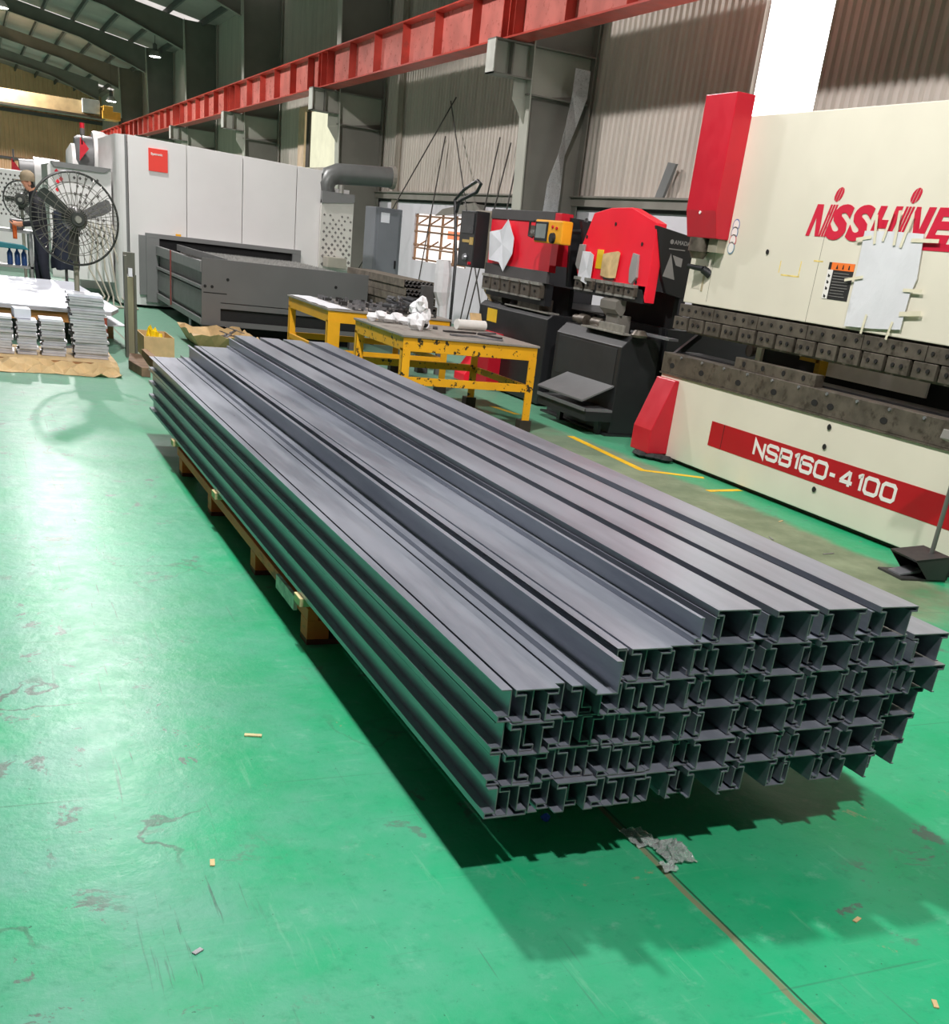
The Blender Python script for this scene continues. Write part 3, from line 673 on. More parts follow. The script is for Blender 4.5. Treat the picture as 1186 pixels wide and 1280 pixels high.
for (y, z) in ((9.75, 1.83), (10.28, 1.70), (9.22, 1.68), (9.22, 1.36)): MB().lathe((RXF-.002, y, z), [(.018, -.003), (.014, .003)], 8, 'x').build('cover_hole', M_HOLE, a2)
MB().prism([(9.32, 1.60), (9.23, 1.59), (9.20, 1.40), (9.27, 1.34), (9.32, 1.35), (9.345, 1.46)], 'x', RXF-.025, RXF).build('grey_pad', M_GREYPAD, a2, .004)
MB().prism([(10.38, 1.63), (10.27, 1.63), (10.27, 1.42), (10.36, 1.40), (10.415, 1.44)], 'x', RXF-.02, RXF).build('grey_pad', M_GREYPAD, a2, .004)
MB().box(RXF-.01, RXF, 9.63, 9.83, 1.345, 1.40).build('name_plate', M_DIE, a2)
lettering('AMADA', M_GREYPAD, a2, (RXF-.011, 9.81, 1.36), YD, ZD, .035, 1.3, 0, .001, .001)
MB().box(RXF-.006, RXF, 9.90, 10.02, 1.43, 1.60).build('yellow_plate', pm('yellow_plate', (240, 200, 40), .5), a2)
clamps(a2, RXF-.01, [(10.34, 10.20), (10.12, 9.98), (9.88, 9.74), (9.70, 9.56), (9.52, 9.37), (9.34, 9.17)], 1.235, 1.315)
MB().box(RXF, RXF+.1, 9.05, 10.4, 1.19, 1.335).build('tool_beam', M_BLACK, a2)
MB().prism([(RXF-.01, 1.20), (RXF-.06, 1.17), (RXF-.06, 1.10), (RXF+.02, 1.03), (RXF+.05, 1.10), (RXF+.05, 1.20)], 'y', 9.42, 9.72).build('punch', pm('grey_tool_steel', (138, 134, 126), .4, .4), a2)
m = MB(); m.lathe((AX+.16, 10.22, .945), [(.055, -.13), (.055, .0), (.04, .01), (.04, .12)], 14, 'y'); m.build('roller', M_DIE, a2, smooth=True)
m = MB(); m.lathe((AX+.16, 9.86, .945), [(.05, -.09), (.05, .09)], 14, 'y'); m.build('roller', M_DIE, a2, smooth=True)
MB().box(AX+.12, AX+.26, 9.42, 9.66, .90, 1.055).build('die_holder', pm('grey_tool_steel', (138, 134, 126), .4, .4), a2, .004)
m = MB(); m.box(AX+.02, AX+.14, 9.14, 9.95, .90, .915); m.box(AX+.03, AX+.045, 9.14, 9.62, .915, .985); m.build('finger_gauge', M_CLAMPTOP, a2, .003)
m = MB(); m.box(AX+.2, AX+.3, 8.62, 9.3, .925, .945); m.build('support_arm', M_PLATE, a2)
m = MB(); m.lathe((AX+.12, 9.0, .925), [(.07, -.02), (.08, .0), (.05, .04)], 14); m.build('hand_wheel', M_DIE, a2, smooth=True)
MB().box(AX+.5, AX+.55, 9.1, 10.36, 1.0, 1.3).build('dark_gap_panel', M_DARK, a2)
def sheet(name, pts, x, mat, label, cat, th=.004, curl=0.0):
    """hung paper: polygon in (y, z), slightly wavy, on the plane x"""
    m = MB(); n = len(pts); cy = sum(p[0] for p in pts)/n; cz = sum(p[1] for p in pts)/n
    off = [x-curl*(.5+.5*math.sin(3.7*i+1)) for i in range(n)]
    vs = [(off[i], p[0], p[1]) for i, p in enumerate(pts)]+[(off[i]+th, p[0], p[1]) for i, p in enumerate(pts)]+[(x-curl*.3, cy, cz), (x-curl*.3+th, cy, cz)]
    fs = [(i, (i+1) % n, 2*n) for i in range(n)]+[(n+(i+1) % n, n+i, 2*n+1) for i in range(n)]+[(i, n+i, n+(i+1) % n, (i+1) % n) for i in range(n)]
    m.add(vs, fs); return tag(m.build(name, mat, None, loc=(x, cy, cz)), label, cat)
sheet('paper_sheet', [(10.24, 1.57), (10.12, 1.57), (10.01, 1.545), (10.03, 1.30), (10.04, 1.265), (10.2, 1.30), (10.31, 1.33)], RXF-.03, M_PAPER, 'white paper sheet stuck on the left of the arched red cover', 'paper', curl=.02)
sheet('card_sheet', [(9.87, 1.565), (9.74, 1.585), (9.60, 1.60), (9.56, 1.59), (9.58, 1.37), (9.74, 1.36), (9.88, 1.375)], RXF-.018, pm('brown_card', (214, 184, 132), .7, 0, .12, 12), 'torn brown card sheet stuck on the middle of the arched red cover', 'card', curl=.006)
# farther one with the flat red cover
BX = 5.5
a1 = thing('press_brake', 'farther small black press brake with a flat red cover behind the yellow table', 'press brake', (6.0, 11.6, 0))
MB().prism([(BX, .02), (BX+.4, .02), (BX+.4, .93), (BX+.06, .93), (BX, .88)], 'y', 10.74, 12.55).build('bed', M_BLACK, a1, .008)
MB().box(BX+.4, BX+1.9, 10.8, 12.5, .02, 1.0).build('rear_body', M_BLACK, a1)
for y in (10.66, 12.54):
    MB().prism([(BX+.08, 1.86), (BX+1.5, 1.82), (BX+1.5, .3), (BX+.4, .3), (BX+.4, 1.0), (BX+.8, 1.0), (BX+.8, 1.22), (BX+.14, 1.22)], 'y', y, y+.05).build('side_frame', M_BLACK, a1, .004)
MB().box(BX, BX+.08, 10.86, 12.46, 1.33, 1.80).build('ram_cover', M_ARED, a1, .006)
MB().box(BX-.01, BX+.12, 10.86, 12.46, 1.80, 1.90).build('top_cap', pm('dark_grey_cap', (72, 70, 70), .5), a1, .004)
MB().box(BX-.01, BX+.12, 10.70, 10.85, 1.40, 1.89).build('ram_end', M_NRED, a1, .004)
MB().box(BX-.015, BX+.02, 10.86, 12.48, 1.22, 1.335).build('lower_strip', pm('dark_grey_cap', (72, 70, 70), .5), a1, .003)
MB().box(BX-.01, BX, 11.12, 11.42, 1.66, 1.76).build('name_plate', M_DIE, a1)
lettering('AMADA', M_GREYPAD, a1, (BX-.011, 11.40, 1.68), YD, ZD, .06, 1.3, 0, .001, .001)
clamps(a1, BX-.01, [(12.46, 12.24), (12.20, 11.98), (11.93, 11.72), (11.67, 11.46), (11.41, 11.20), (11.15, 10.94)], 1.07, 1.20)
MB().box(BX+.02, BX+.1, 10.9, 12.46, 1.0, 1.22).build('tool_beam', M_BLACK, a1)
m = MB(); m.lathe((BX+.1, 12.2, .98), [(.06, -.16), (.06, -.02), (.045, 0), (.045, .2)], 14, 'y'); m.build('roller', M_DIE, a1, smooth=True)
m = MB(); m.box(BX+.04, BX+.2, 11.05, 11.6, .93, 1.06); m.build('die_block', M_DIE, a1, .004)
m = MB(); m.box(BX+.02, BX+.16, 10.8, 11.9, .93, .945); m.build('bed_top_plate', M_CLAMPTOP, a1, .002)
MB().box(BX+.25, BX+.3, 10.8, 12.5, .93, 1.2).build('dark_gap_panel', M_DARK, a1)
MB().box(BX-.003, BX, 12.03, 12.30, .72, .86).build('yellow_notice', pm('yellow_plate', (240, 200, 40), .5), a1)
MB().box(BX-.16, BX+.0, 11.78, 12.22, .02, .62).build('red_box_guard', M_NRED, a1, .006)
MB().prism([(BX, .36), (BX-.05, .36), (BX-.24, .1), (BX-.24, .02), (BX, .02)], 'y', 12.25, 12.56).build('foot_cover', M_ARED, a1, .006)
MB().box(BX-.163, BX-.16, 11.92, 12.04, .50, .58).build('guard_slot', M_HOLE, a1)
sheet('paper_sheet', [(12.36, 1.66), (12.15, 1.69), (12.03, 1.70), (11.93, 1.80), (11.72, 1.62), (11.70, 1.46), (11.94, 1.27), (12.02, 1.36), (12.36, 1.37)], BX-.03, M_PAPER, 'white paper sheet hanging open on the flat red cover', 'paper', curl=.028)
# yellow pendant controller between the two
pc = thing('pendant_controller', 'yellow pendant controller with a grey screen between the two red covers', 'controller', (5.3, 10.6, 1.68))
MB().box(5.28, 5.40, 10.26, 10.86, 1.60, 1.81).build('case', pm('amber_case', (242, 168, 30), .45), pc, .015)
MB().box(5.272, 5.285, 10.56, 10.84, 1.615, 1.79).build('bezel', M_BLACK, pc, .004)
MB().box(5.267, 5.273, 10.59, 10.81, 1.64, 1.77).build('screen', pm('grey_screen', (132, 140, 138), .3), pc)
MB().lathe((5.27, 10.42, 1.65), [(.045, -.02), (.05, .01)], 14, 'x').build('knob', M_BLACK, pc, smooth=True)
m = MB(); m.lathe((5.275, 10.45, 1.75), [(.014, -.01), (.014, .01)], 8, 'x'); m.lathe((5.275, 10.36, 1.74), [(.014, -.01), (.014, .01)], 8, 'x'); m.build('button', M_NRED, pc)
MB().tube([(5.27, 10.86, 1.64), (5.24, 10.9, 1.65), (5.24, 10.9, 1.78), (5.27, 10.86, 1.79)], .012, 8).build('grip', M_BLACK, pc, smooth=True)
MB().tube([(5.4, 10.5, 1.72), (5.62, 10.5, 1.74), (5.75, 10.65, 1.86)], .02, 8).build('arm', M_BLACK, pc, smooth=True)
# black control console on its swing arm
cc = thing('control_console', 'tall black control console hung left of the flat red cover', 'console', (5.4, 12.85, 1.26))
MB().box(5.38, 5.55, 12.64, 13.10, 1.26, 1.86).build('case', M_BLACK, cc, .01)
MB().box(5.55, 5.70, 12.62, 13.09, 1.26, 1.88).build('rear_case', pm('tan_grey_case', (150, 142, 126), .5), cc, .008)
m = MB(); m.box(5.372, 5.381, 12.68, 13.04, 1.62, 1.83); m.build('display', pm('dark_display', (44, 47, 50), .3), cc)
m = MB(); m.box(5.372, 5.381, 12.66, 12.76, 1.50, 1.58); m.box(5.372, 5.381, 12.78, 12.98, 1.52, 1.55); m.build('key_panel', pm('tan_keys', (190, 160, 90), .5), cc)
m = MB(); m.lathe((5.37, 12.86, 1.36), [(.03, -.02), (.045, .012)], 10, 'x'); m.build('pulse_wheel', M_PLATE, cc, smooth=True)
MB().lathe((5.37, 12.69, 1.30), [(.018, -.02), (.018, .012)], 10, 'x').build('stop_button', M_NRED, cc)
MB().tube([(5.6, 12.9, 1.4), (5.9, 13.0, 1.4), (5.95, 12.9, .8), (5.95, 12.9, 0)], .03, 8).build('swing_arm', M_BLACK, cc, smooth=True)

tp = sheet('taped_sheet', [(6.14, 1.875), (5.87, 1.88), (5.61, 1.875), (5.575, 1.62), (5.60, 1.52), (5.60, 1.32), (5.86, 1.30), (6.12, 1.29), (6.13, 1.60)], PX-.012, pm('grubby_white_sheet', (218, 219, 222), .6, 0, .05, 3, wear=(186, 188, 186), wearlim=(.6, .75), wscale=3, bump=.1), 'white plastic sheet taped below the red lettering on the cream press', 'sheet', curl=.006)
LOC[tp.name] = tuple(tp.location)
M_TAPE = pm('masking_tape', (222, 216, 190), .5, 0, .06, 10)
def tape(pts, w):
    m = MB(); L, R2 = offset_poly(pts, w)
    for i in range(len(pts)-1):
        q = (L[i], L[i+1], R2[i+1], R2[i])
        m.add([(PX-.021, p.x, p.y) for p in q]+[(PX-.0195, p.x, p.y) for p in q], [(0,1,2,3),(7,6,5,4),(0,4,5,1),(1,5,6,2),(2,6,7,3),(3,7,4,0)])
    m.build('tape_strip', M_TAPE, tp)
for pts, w in (([(6.06, 1.97), (6.02, 1.80)], .022), ([(5.92, 2.0), (5.95, 1.82)], .02), ([(5.86, 2.0), (5.84, 1.80)], .024), ([(5.74, 1.98), (5.78, 1.79)], .024),
               ([(5.70, 1.835), (5.47, 1.84)], .022), ([(6.20, 1.82), (6.06, 1.84)], .02), ([(5.66, 1.55), (5.50, 1.555)], .02), ([(5.64, 1.41), (5.46, 1.43)], .028), ([(5.93, 1.38), (5.94, 1.26)], .02), ([(5.68, 1.36), (5.70, 1.25)], .02), ([(6.22, 1.57), (6.05, 1.60)], .018)): tape(pts, w)

# ------------------------------------------------------------------ helpers for soft, crumpled things
def hash3(x, y, z):
    v = math.sin(x*12.9898+y*78.233+z*37.719)*43758.5453; return v-math.floor(v)
def blob(m, c, size, seed, n=10, rough=.35, flat=0.0):
    vs = []; fs = []; rows = max(4, n//2)
    for i in range(rows+1):
        ph = math.pi*i/rows
        for k in range(n):
            t = 2*math.pi*k/n; r = 1-rough*hash3(i % (rows+1), k if 0 < i < rows else 0, seed)
            x, y, z = math.sin(ph)*math.cos(t)*r, math.sin(ph)*math.sin(t)*r, math.cos(ph)*r
            vs.append((c[0]+x*size[0], c[1]+y*size[1], max(flat if flat else -9, c[2]+z*size[2])))
    for i in range(rows):
        fs += [(i*n+k, (i+1)*n+k, (i+1)*n+(k+1) % n, i*n+(k+1) % n) for k in range(n)]
    return m.add(vs, fs)
def cloth(m, x0, x1, y0, y1, nx, ny, zf, th=.004):
    vs = []
    for d in (th, 0):
        for j in range(ny+1):
            for i in range(nx+1):
                x = x0+(x1-x0)*i/nx; y = y0+(y1-y0)*j/ny; q = zf(x, y, i, j)
                vs.append((q[0], q[1], q[2]+d) if isinstance(q, tuple) else (x, y, q+d))
    N = (nx+1)*(ny+1); fs = []
    ix = lambda i, j: j*(nx+1)+i
    for j in range(ny):
        for i in range(nx):
            a = (ix(i, j), ix(i+1, j), ix(i+1, j+1), ix(i, j+1)); fs.append(a); fs.append(tuple(N+v for v in a[::-1]))
    for i in range(nx): fs.append((ix(i, 0), N+ix(i, 0), N+ix(i+1, 0), ix(i+1, 0))); fs.append((ix(i+1, ny), N+ix(i+1, ny), N+ix(i, ny), ix(i, ny)))
    for j in range(ny): fs.append((ix(0, j+1), N+ix(0, j+1), N+ix(0, j), ix(0, j))); fs.append((ix(nx, j), N+ix(nx, j), N+ix(nx, j+1), ix(nx, j+1)))
    return m.add(vs, fs)

# ------------------------------------------------------------------ yellow work tables
M_YEL = pm('chipped_yellow_paint', (236, 170, 22), .5, 0, .06, 4, wear=(48, 40, 26), wearlim=(.585, .61), wscale=17)
M_YEL2 = pm('yellow_paint', (236, 170, 26), .5, 0, .08, 4, wear=(150, 100, 20), wearlim=(.66, .7), wscale=16)
M_TOP = pm('worn_table_top', (150, 144, 136), .5, .1, .15, 3, wear=(104, 98, 92), wearlim=(.55, .7), wscale=6)
M_FOOT = pm('dark_rubber_block', (52, 46, 36), .7, 0, .15, 6)
def table(x0, x1, y0, y1, top, mat, label, rail=.345, leg=.07, wide=False):
    t = thing('work_table', label, 'table', ((x0+x1)/2, (y0+y1)/2, 0))
    MB().box(x0-.015, x1+.015, y0-.015, y1+.015, top-.018, top).build('table_top', M_TOP, t, .003)
    for y in (y0, y1-.05): MB().box(x0, x1, y, y+.05, top-.13, top-.018).build('apron', mat, t, .003)
    for x in (x0, x1-.05): MB().box(x, x+.05, y0+.05, y1-.05, top-.13, top-.018).build('apron', mat, t, .003)
    for x in (x0, x1-leg):
        for y in (y0, y1-leg):
            m = MB(); w = .13 if wide and x == x0 and y == y0 else leg
            m.box(x, x+w, y-.004, y+.012, .09, top-.11); m.box(x if x == x0 else x+leg-.014, x+.014 if x == x0 else x+leg, y, y+leg, .09, top-.11)
            l = m.build('leg', mat, t)
            MB().box(x-.02, x+leg+.02, y-.02, y+leg+.02, 0, .10).build('foot', M_FOOT, l, .004)
    for y in (y0+.002, y1-.04): MB().box(x0+.02, x1-.02, y, y+.035, rail, rail+.065).build('rail', mat, t, .002)
    for x in (x0, x1-.035): MB().box(x, x+.035, y0+.04, y1-.04, rail, rail+.055).build('rail', mat, t, .002)
    return t
table(3.31, 4.59, 9.08, 10.45, .75, M_YEL, 'chipped yellow steel work table with a white roll on it, nearest the stack')
table(3.28, 4.62, 11.28, 12.90, .755, M_YEL2, 'plain yellow steel work table covered with small metal parts, behind the chipped one', .30, wide=True)
TT = .7505
tag(MB().tube([(4.23, 10.16, TT+.047), (4.56, 10.24, TT+.047)], .046, 16).build('plastic_roll', pm('white_roll', (232, 232, 226), .5, 0, .04, 6), None, smooth=True, loc=(4.4, 10.2, TT)), 'white roll of film lying on the chipped yellow table', 'roll')
M_BAG = pm('white_plastic_bag', (236, 236, 238), .35, 0, .06, 10)
m = MB()
for k, (x, y, s) in enumerate(((3.62, 9.62, .10), (3.70, 9.66, .09), (3.64, 9.70, .08), (3.66, 9.64, .07))): blob(m, (x, y, TT+.07+.05*k), (s, s*.8, .085), k, 10, .45, TT)
tag(m.build('plastic_bag', M_BAG, None, loc=(3.65, 9.65, TT)), 'crumpled white plastic bag standing at the front of the chipped yellow table', 'bag')
m = MB()
for k in range(7): blob(m, (3.42+.07*k, 10.28-.03*k, TT+.035+.02*(k % 2)), (.08, .09, .055), k+9, 9, .4, TT)
tag(m.build('plastic_wrap', M_BAG, None, loc=(3.6, 10.2, TT)), 'bunched white plastic wrap along the back left of the chipped yellow table', 'plastic')
m = MB(); m.lathe((3.78, 9.98, TT+.045), [(.045, -.15), (.045, .15)], 14, 'y'); m.cur = 1; m.lathe((3.78, 9.829, TT+.045), [(.032, -.002), (.032, .002)], 12, 'y')
tag(m.build('cardboard_tube', [M_BAG, M_HOLE], None, loc=(3.78, 9.98, TT)), 'short white tube with a dark open end among the plastic on the chipped table', 'tube')
M_SCRAP = pm('scrap_steel', (128, 128, 130), .4, .4, .3, 9)
M_SCRAPD = pm('dark_scrap_steel', (62, 60, 60), .45, .3, .3, 9)
TG = 'metal offcuts on the chipped yellow table'
for k, (x, y, l, a) in enumerate(((3.95, 10.0, .2, 1.2), (4.0, 9.4, .28, .1), (4.1, 9.75, .35, .2), (4.22, 9.3, .22, 2.6), (4.34, 9.6, .3, 1.9), (4.44, 9.88, .25, .6))):
    tag(MB().rbox((x, y, TT+.008), (l, .045, .014), a).build('metal_offcut', M_SCRAP if k % 2 else M_SCRAPD, None, .001, loc=(x, y, TT)), f'{("dark", "pale")[k % 2]} flat metal offcut on the chipped yellow table, {ORD[k+1]} of six counted from the left', 'offcut', TG)
T2 = .7555
m = MB(); cloth(m, 3.28, 3.52, 11.3, 12.85, 5, 14, lambda x, y, i, j: T2+.002+.006*hash3(i, j, 2))
tag(m.build('paper_strip', M_PAPER, None, loc=(3.4, 12, T2)), 'long white paper strip along the left edge of the far yellow table', 'paper')
def bracket_mesh(k):
    m = MB(); w, d, h = .10+.03*(k % 3), .07, .03+.015*(k % 2)
    m.box(-w/2, w/2, -d/2, d/2, 0, .006); m.box(-w/2, -w/2+.006, -d/2, d/2, .006, h); m.box(w/2-.006, w/2, -d/2, d/2, .006, h*.7)
    me = m.mesh('bracket'); me.materials.append(M_SCRAPD if k % 3 == 0 else M_SCRAP); return me
BM = [bracket_mesh(k) for k in range(6)]
n = 0
for j in range(8):
    for i in range(6):
        x, y = 3.62+.16*i+random.uniform(-.02, .02), 11.38+.19*j+random.uniform(-.02, .02)
        o = bpy.data.objects.new('metal_bracket', BM[(i*3+j) % 6]); COL.objects.link(o); o.location = (x, y, T2); o.rotation_euler = (0, 0, random.choice((0, .2, 1.57, -.3, .9)))
        tag(o, f'small folded metal bracket on the far yellow table, {ORD[j+1]} row from front, {ORD[i+1]} from left', 'bracket', 'metal brackets on the far yellow table')
M_TUBE = pm('small_steel_tubes', (96, 97, 100), .35, .6, .3, 8)
tm = MB().tube([(-.14, 0, .018), (.14, 0, .018)], .018, 8).mesh('tube'); tm.materials.append(M_TUBE)
for k in range(16):
    o = bpy.data.objects.new('steel_tube', tm); COL.objects.link(o)
    o.location = (4.02+.09*(k % 4)+.03*(k//8), 11.42+.05*(k//4)*(1), T2+.052+.037*(k//6)); o.rotation_euler = (0, random.uniform(-.1, .1), random.uniform(1.2, 2.0))
    tag(o, 'short steel tube in the heap at the right front of the far yellow table', 'tube', 'heap of short steel tubes')
M_CARD = pm('tan_cardboard', (206, 176, 128), .7, 0, .12, 8)
tag(MB().rbox((4.52, 10.36, TT+.075), (.14, .012, .15), .3, -.35).build('cardboard_piece', M_CARD, None, loc=(4.52, 10.36, TT)), 'tan cardboard piece leaning up at the back right of the chipped yellow table', 'cardboard')
tag(MB().rbox((5.58, 12.46, 1.03), (.014, .26, .16), .1, .55).build('cardboard_piece', M_CARD, None, loc=(5.58, 12.46, .94)), 'tan cardboard piece lying on the bed of the farther small press', 'cardboard')
# wrapped pole and dark tube behind the tables
wp = thing('wrapped_post', 'thin post wrapped in white plastic standing left of the farther small press', 'post', (5.15, 12.95, 0))
MB().box(5.15, 5.23, 12.9, 12.96, 0, 1.2).build('post', pm('grey_post', (110, 110, 108), .5), wp)
m = MB(); m.tube([(5.19, 12.93, 0.62), (5.18, 12.93, .8), (5.15, 12.93, .95), (5.15, 12.93, 1.15), (5.14, 12.93, 1.30)], [.055, .06, .10, .105, .085], 9); m.build('plastic_wrap', M_BAG, wp)
tag(MB().box(4.94, 5.08, 12.98, 13.1, 0, 1.0).build('grey_duct', pm('dark_grey_tube', (78, 77, 76), .55), None, .01, loc=(5.0, 13, 0)), 'dark grey square duct standing left of the white wrapped post', 'duct')

# ------------------------------------------------------------------ laser cutting machine
M_CW = pm('white_machine_paint', (234, 232, 230), .4, 0, .03, 1)
M_CG = pm('grey_machine_paint', (104, 104, 104), .5, 0, .05, 2, wear=(128, 128, 126), wearlim=(.68, .8), wscale=3)
M_CG2 = pm('mid_grey_machine_paint', (124, 125, 124), .5, 0, .05, 2)
lc = thing('laser_cutting_machine', 'long white laser cutting machine with a grey shuttle bed and a red sign', 'machine', (3.9, 19, 0))
PZ = lambda x: 2.41-.033*(x-2.28)
edges = [2.285, 3.16, 4.03, 4.90, 5.31, 5.86]
for a, b in zip(edges[:-1], edges[1:]):
    MB().prism([(a+.006, .04), (b-.006, .04), (b-.006, PZ(b)-(.35 if b > 5.5 else 0)), (a+.006, PZ(a)-(.35 if b > 5.5 else 0))], 'y', 19, 19.06).build('front_panel', M_CW, lc, .004)
MB().box(2.30, 5.8, 19.06, 21.6, .04, 2.08).build('housing', M_CW, lc)
MB().box(2.30, 4.9, 19.06, 21.6, 2.08, 2.30).build('housing_top', M_CW, lc)
pts = [(2.28, 19.0)]+[(2.28-.16*math.sin(t), 19.16-.16*math.cos(t)) for t in [i*math.pi/12 for i in range(7)]]+[(2.12, 21.6), (2.28, 21.6)]
MB().prism(pts, 'z', .04, 2.405).build('end_cover', M_CW, lc)
MB().box(2.245, 2.28, 18.995, 19.0, .04, 2.40).build('grey_corner_strip', M_CG2, lc)
sg = MB().box(2.59, 2.875, 18.985, 19.0, 1.965, 2.275).build('red_sign', pm('red_sign_paint', (246, 70, 58), .45, 0, .03, 2), lc, .003)
lettering('Bystronic', M_WHT, sg, (2.625, 18.984, 2.185), (1, 0, 0), (0, 0, 1), .045, 1.0, 0, .0015, .002)
# slot frame in front of the housing
m = MB(); m.box(2.52, 4.98, 18.88, 19.0, 1.035, 1.10); m.box(2.52, 2.72, 18.88, 19.0, .1, 1.035); m.box(4.84, 4.98, 18.88, 19.0, .1, 1.035); m.build('slot_frame', M_CG2, lc, .004)
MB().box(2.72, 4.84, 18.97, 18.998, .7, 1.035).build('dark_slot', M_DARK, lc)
MB().box(2.42, 2.52, 18.9, 19.0, .2, 1.06).build('side_post', M_CG2, lc, .004)
# bed
BX0, BX1, BY0, BY1 = 2.68, 4.90, 15.0, 18.86
MB().box(BX0+.04, BX1, BY0+.06, BY1, .18, .85).build('bed_body', M_CG, lc)
m = MB(); m.box(BX0, BX1, BY0, BY0+.03, .46, .97); m.box(BX0, BX1, BY0, BY0+.03, .17, .235); m.box(BX0, BX0+.24, BY0, BY0+.03, .235, .46); m.box(BX0+.24, BX1, BY0, BY0+.03, .385, .45)
m.build('bed_end_plate', M_CG, lc)
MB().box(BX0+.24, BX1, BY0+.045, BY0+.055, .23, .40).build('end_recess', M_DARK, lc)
MB().box(BX0+.02, BX0+.32, BY0-.002, BY0, .56, .572).build('end_groove', M_DARK, lc)
for x, z in ((BX0+.33, .74), (BX0+.04, .64), (BX0+.13, .64), (4.45, .78)): MB().lathe((x, BY0-.002, z), [(.02, -.004), (.02, .003)], 8, 'y').build('end_bolt', M_DARK, lc)
for z0, z1, d, mt in ((.80, .93, .06, M_CG2), (.60, .64, .05, M_CG2), (.30, .58, .0, M_CG), (.17, .25, .05, M_CG2)):
    MB().box(BX0-d*.3, BX0+.05, BY0+.03, BY1, z0, z1).build('side_rail', mt, lc, .004)
MB().box(BX0-.006, BX0+.04, BY0+.5, BY0+1.4, .83, .93).build('bare_metal_patch', M_PLATE, lc)
MB().box(BX0-.03, BX0-.018, 17.35, 17.42, .2, .94).build('red_strap', pm('faded_red_strap', (150, 70, 64), .7), lc)
MB().box(BX0+.3, BX1-.1, BY0+.35, BY1, 0, .17).build('dark_underside', M_DARK, lc)  # near-black box stands in for the shade under the bed
for x in (BX0+.02, BX1-.2): MB().box(x, x+.09, BY0+.05, BY0+.14, 0, .2).build('bed_leg', M_PURLIN, lc)
MB().tube([(BX0, 15.8, .17), (BX0-.01, 15.8, .06), (BX0, 15.9, .05), (BX0, 15.9, .17)], .012, 6).build('hook', M_PLATE, lc)
MB().box(BX0+.30, BX0+.33, BY0+.05, BY1, .90, .985).build('slat_holder', M_CG2, lc)
M_SLAT = pm('spattered_slats', (176, 176, 172), .5, .3, .25, 12)
sp = [(0, 0)]
for k in range(34): sp += [(k*.055, .07), (k*.055+.0275, .115)]
sp += [(34*.055, .07), (34*.055, 0)]
slm = MB().prism(sp, 'y', 0, .006).mesh('slat'); slm.materials.append(M_SLAT)
for k in range(30):
    o = bpy.data.objects.new('slat', slm); COL.objects.link(o); o.parent = lc; o.location = (BX0+.34-3.9, BY0+.12+.125*k-19, .82)
# perforated right end, junction box, exhaust pipe
pf = MB().box(5.30, 5.85, 18.93, 18.99, .86, 1.90).build('perforated_panel', pm('ivory_panel', (214, 212, 204), .5, 0, .04, 2), lc, .004)
m = MB()
for r in range(13):
    for c in range(5):
        if hash3(r, c, 4) < .12: continue
        x = 5.36+.1*c+(.05 if r % 2 else 0); z = .93+.062*r; s = .031-.0009*r
        if x > 5.83: continue
        m.prism([(x-s, z), (x, z-s), (x+s, z), (x, z+s)], 'y', 18.927, 18.931)
stuff(m.build('diamond_holes', pm('panel_hole', (124, 122, 118), .8, 0, .4, 12), lc))
MB().prism([(5.30, 1.84), (5.85, 1.90), (5.85, 2.02), (5.30, 2.02)], 'y', 18.90, 19.02).build('sloped_hood', M_CG2, lc)
MB().box(5.36, 5.68, 18.6, 18.9, .90, 1.06).build('junction_box', pm('beige_box', (170, 166, 152), .5), lc, .01)
EX = [(5.42, 19.1, 2.0), (5.40, 19.1, 2.12), (5.46, 19.1, 2.24), (5.60, 19.1, 2.30), (6.1, 19.1, 2.335), (6.56, 19.1, 2.36)]
MB().tube(EX, [.15, .155, .155, .155, .155, .155], 18).build('exhaust_pipe', pm('galvanised_duct', (108, 110, 108), .4, .3, .1, 4), lc, smooth=True)
MB().lathe((6.54, 19.1, 2.36), [(.175, -.03), (.175, .03)], 18, 'x').build('pipe_flange', M_GIRT, lc)
MB().tube([(5.62, 18.93, 2.02), (5.62, 18.93, 2.14)], .04, 10).build('pipe_valve', M_CLAMPTOP, lc)
# left wing with perforated panel, rear drums, tower light
wing = MB().prism([(1.17, .3), (2.09, .3), (2.09, 1.93), (1.22, 1.93), (1.17, 1.86)], 'y', 19.5, 19.56).build('wing_panel', M_CW, lc, .004)
MB().prism([(1.22, 1.93), (2.10, 1.93), (2.0, 1.86), (1.26, 1.86)], 'y', 19.44, 19.5).build('wing_top_band', M_CG2, wing)
m = MB()
for r in range(9):
    for c in range(5):
        if hash3(r, c, 9) < .25: continue
        x = 1.58+.085*c+(.042 if r % 2 else 0)-.03*(r > 5); z = .86+.11*r
        m.prism([(x-.022, z), (x, z-.026), (x+.022, z), (x, z+.026)], 'y', 19.494, 19.498)
stuff(m.build('diamond_holes', M_PURLIN, wing))
m = MB()
for x, z in ((1.30, 1.80), (1.36, 1.70), (1.31, 1.66), (1.30, 1.55)): m.prism([(x-.03, z), (x, z-.035), (x+.03, z), (x, z+.035)], 'y', 19.494, 19.498)
stuff(m.build('red_marks', M_ARED, wing))
MB().box(1.2, 2.1, 19.56, 21.6, .3, 1.9).build('wing_body', M_CW, lc)
m = MB(); m.lathe((2.02, 22.6, 2.12), [(.30, -.2), (.34, -.14), (.34, .10)], 20, 'x'); m.build('drum', M_CG, lc, smooth=True)
m = MB(); m.lathe((2.30, 22.6, 2.16), [(.38, -.18), (.40, -.15), (.40, .0), (.37, .06), (.37, .3)], 20, 'x'); m.build('drum_hood', M_CW, lc, smooth=True)
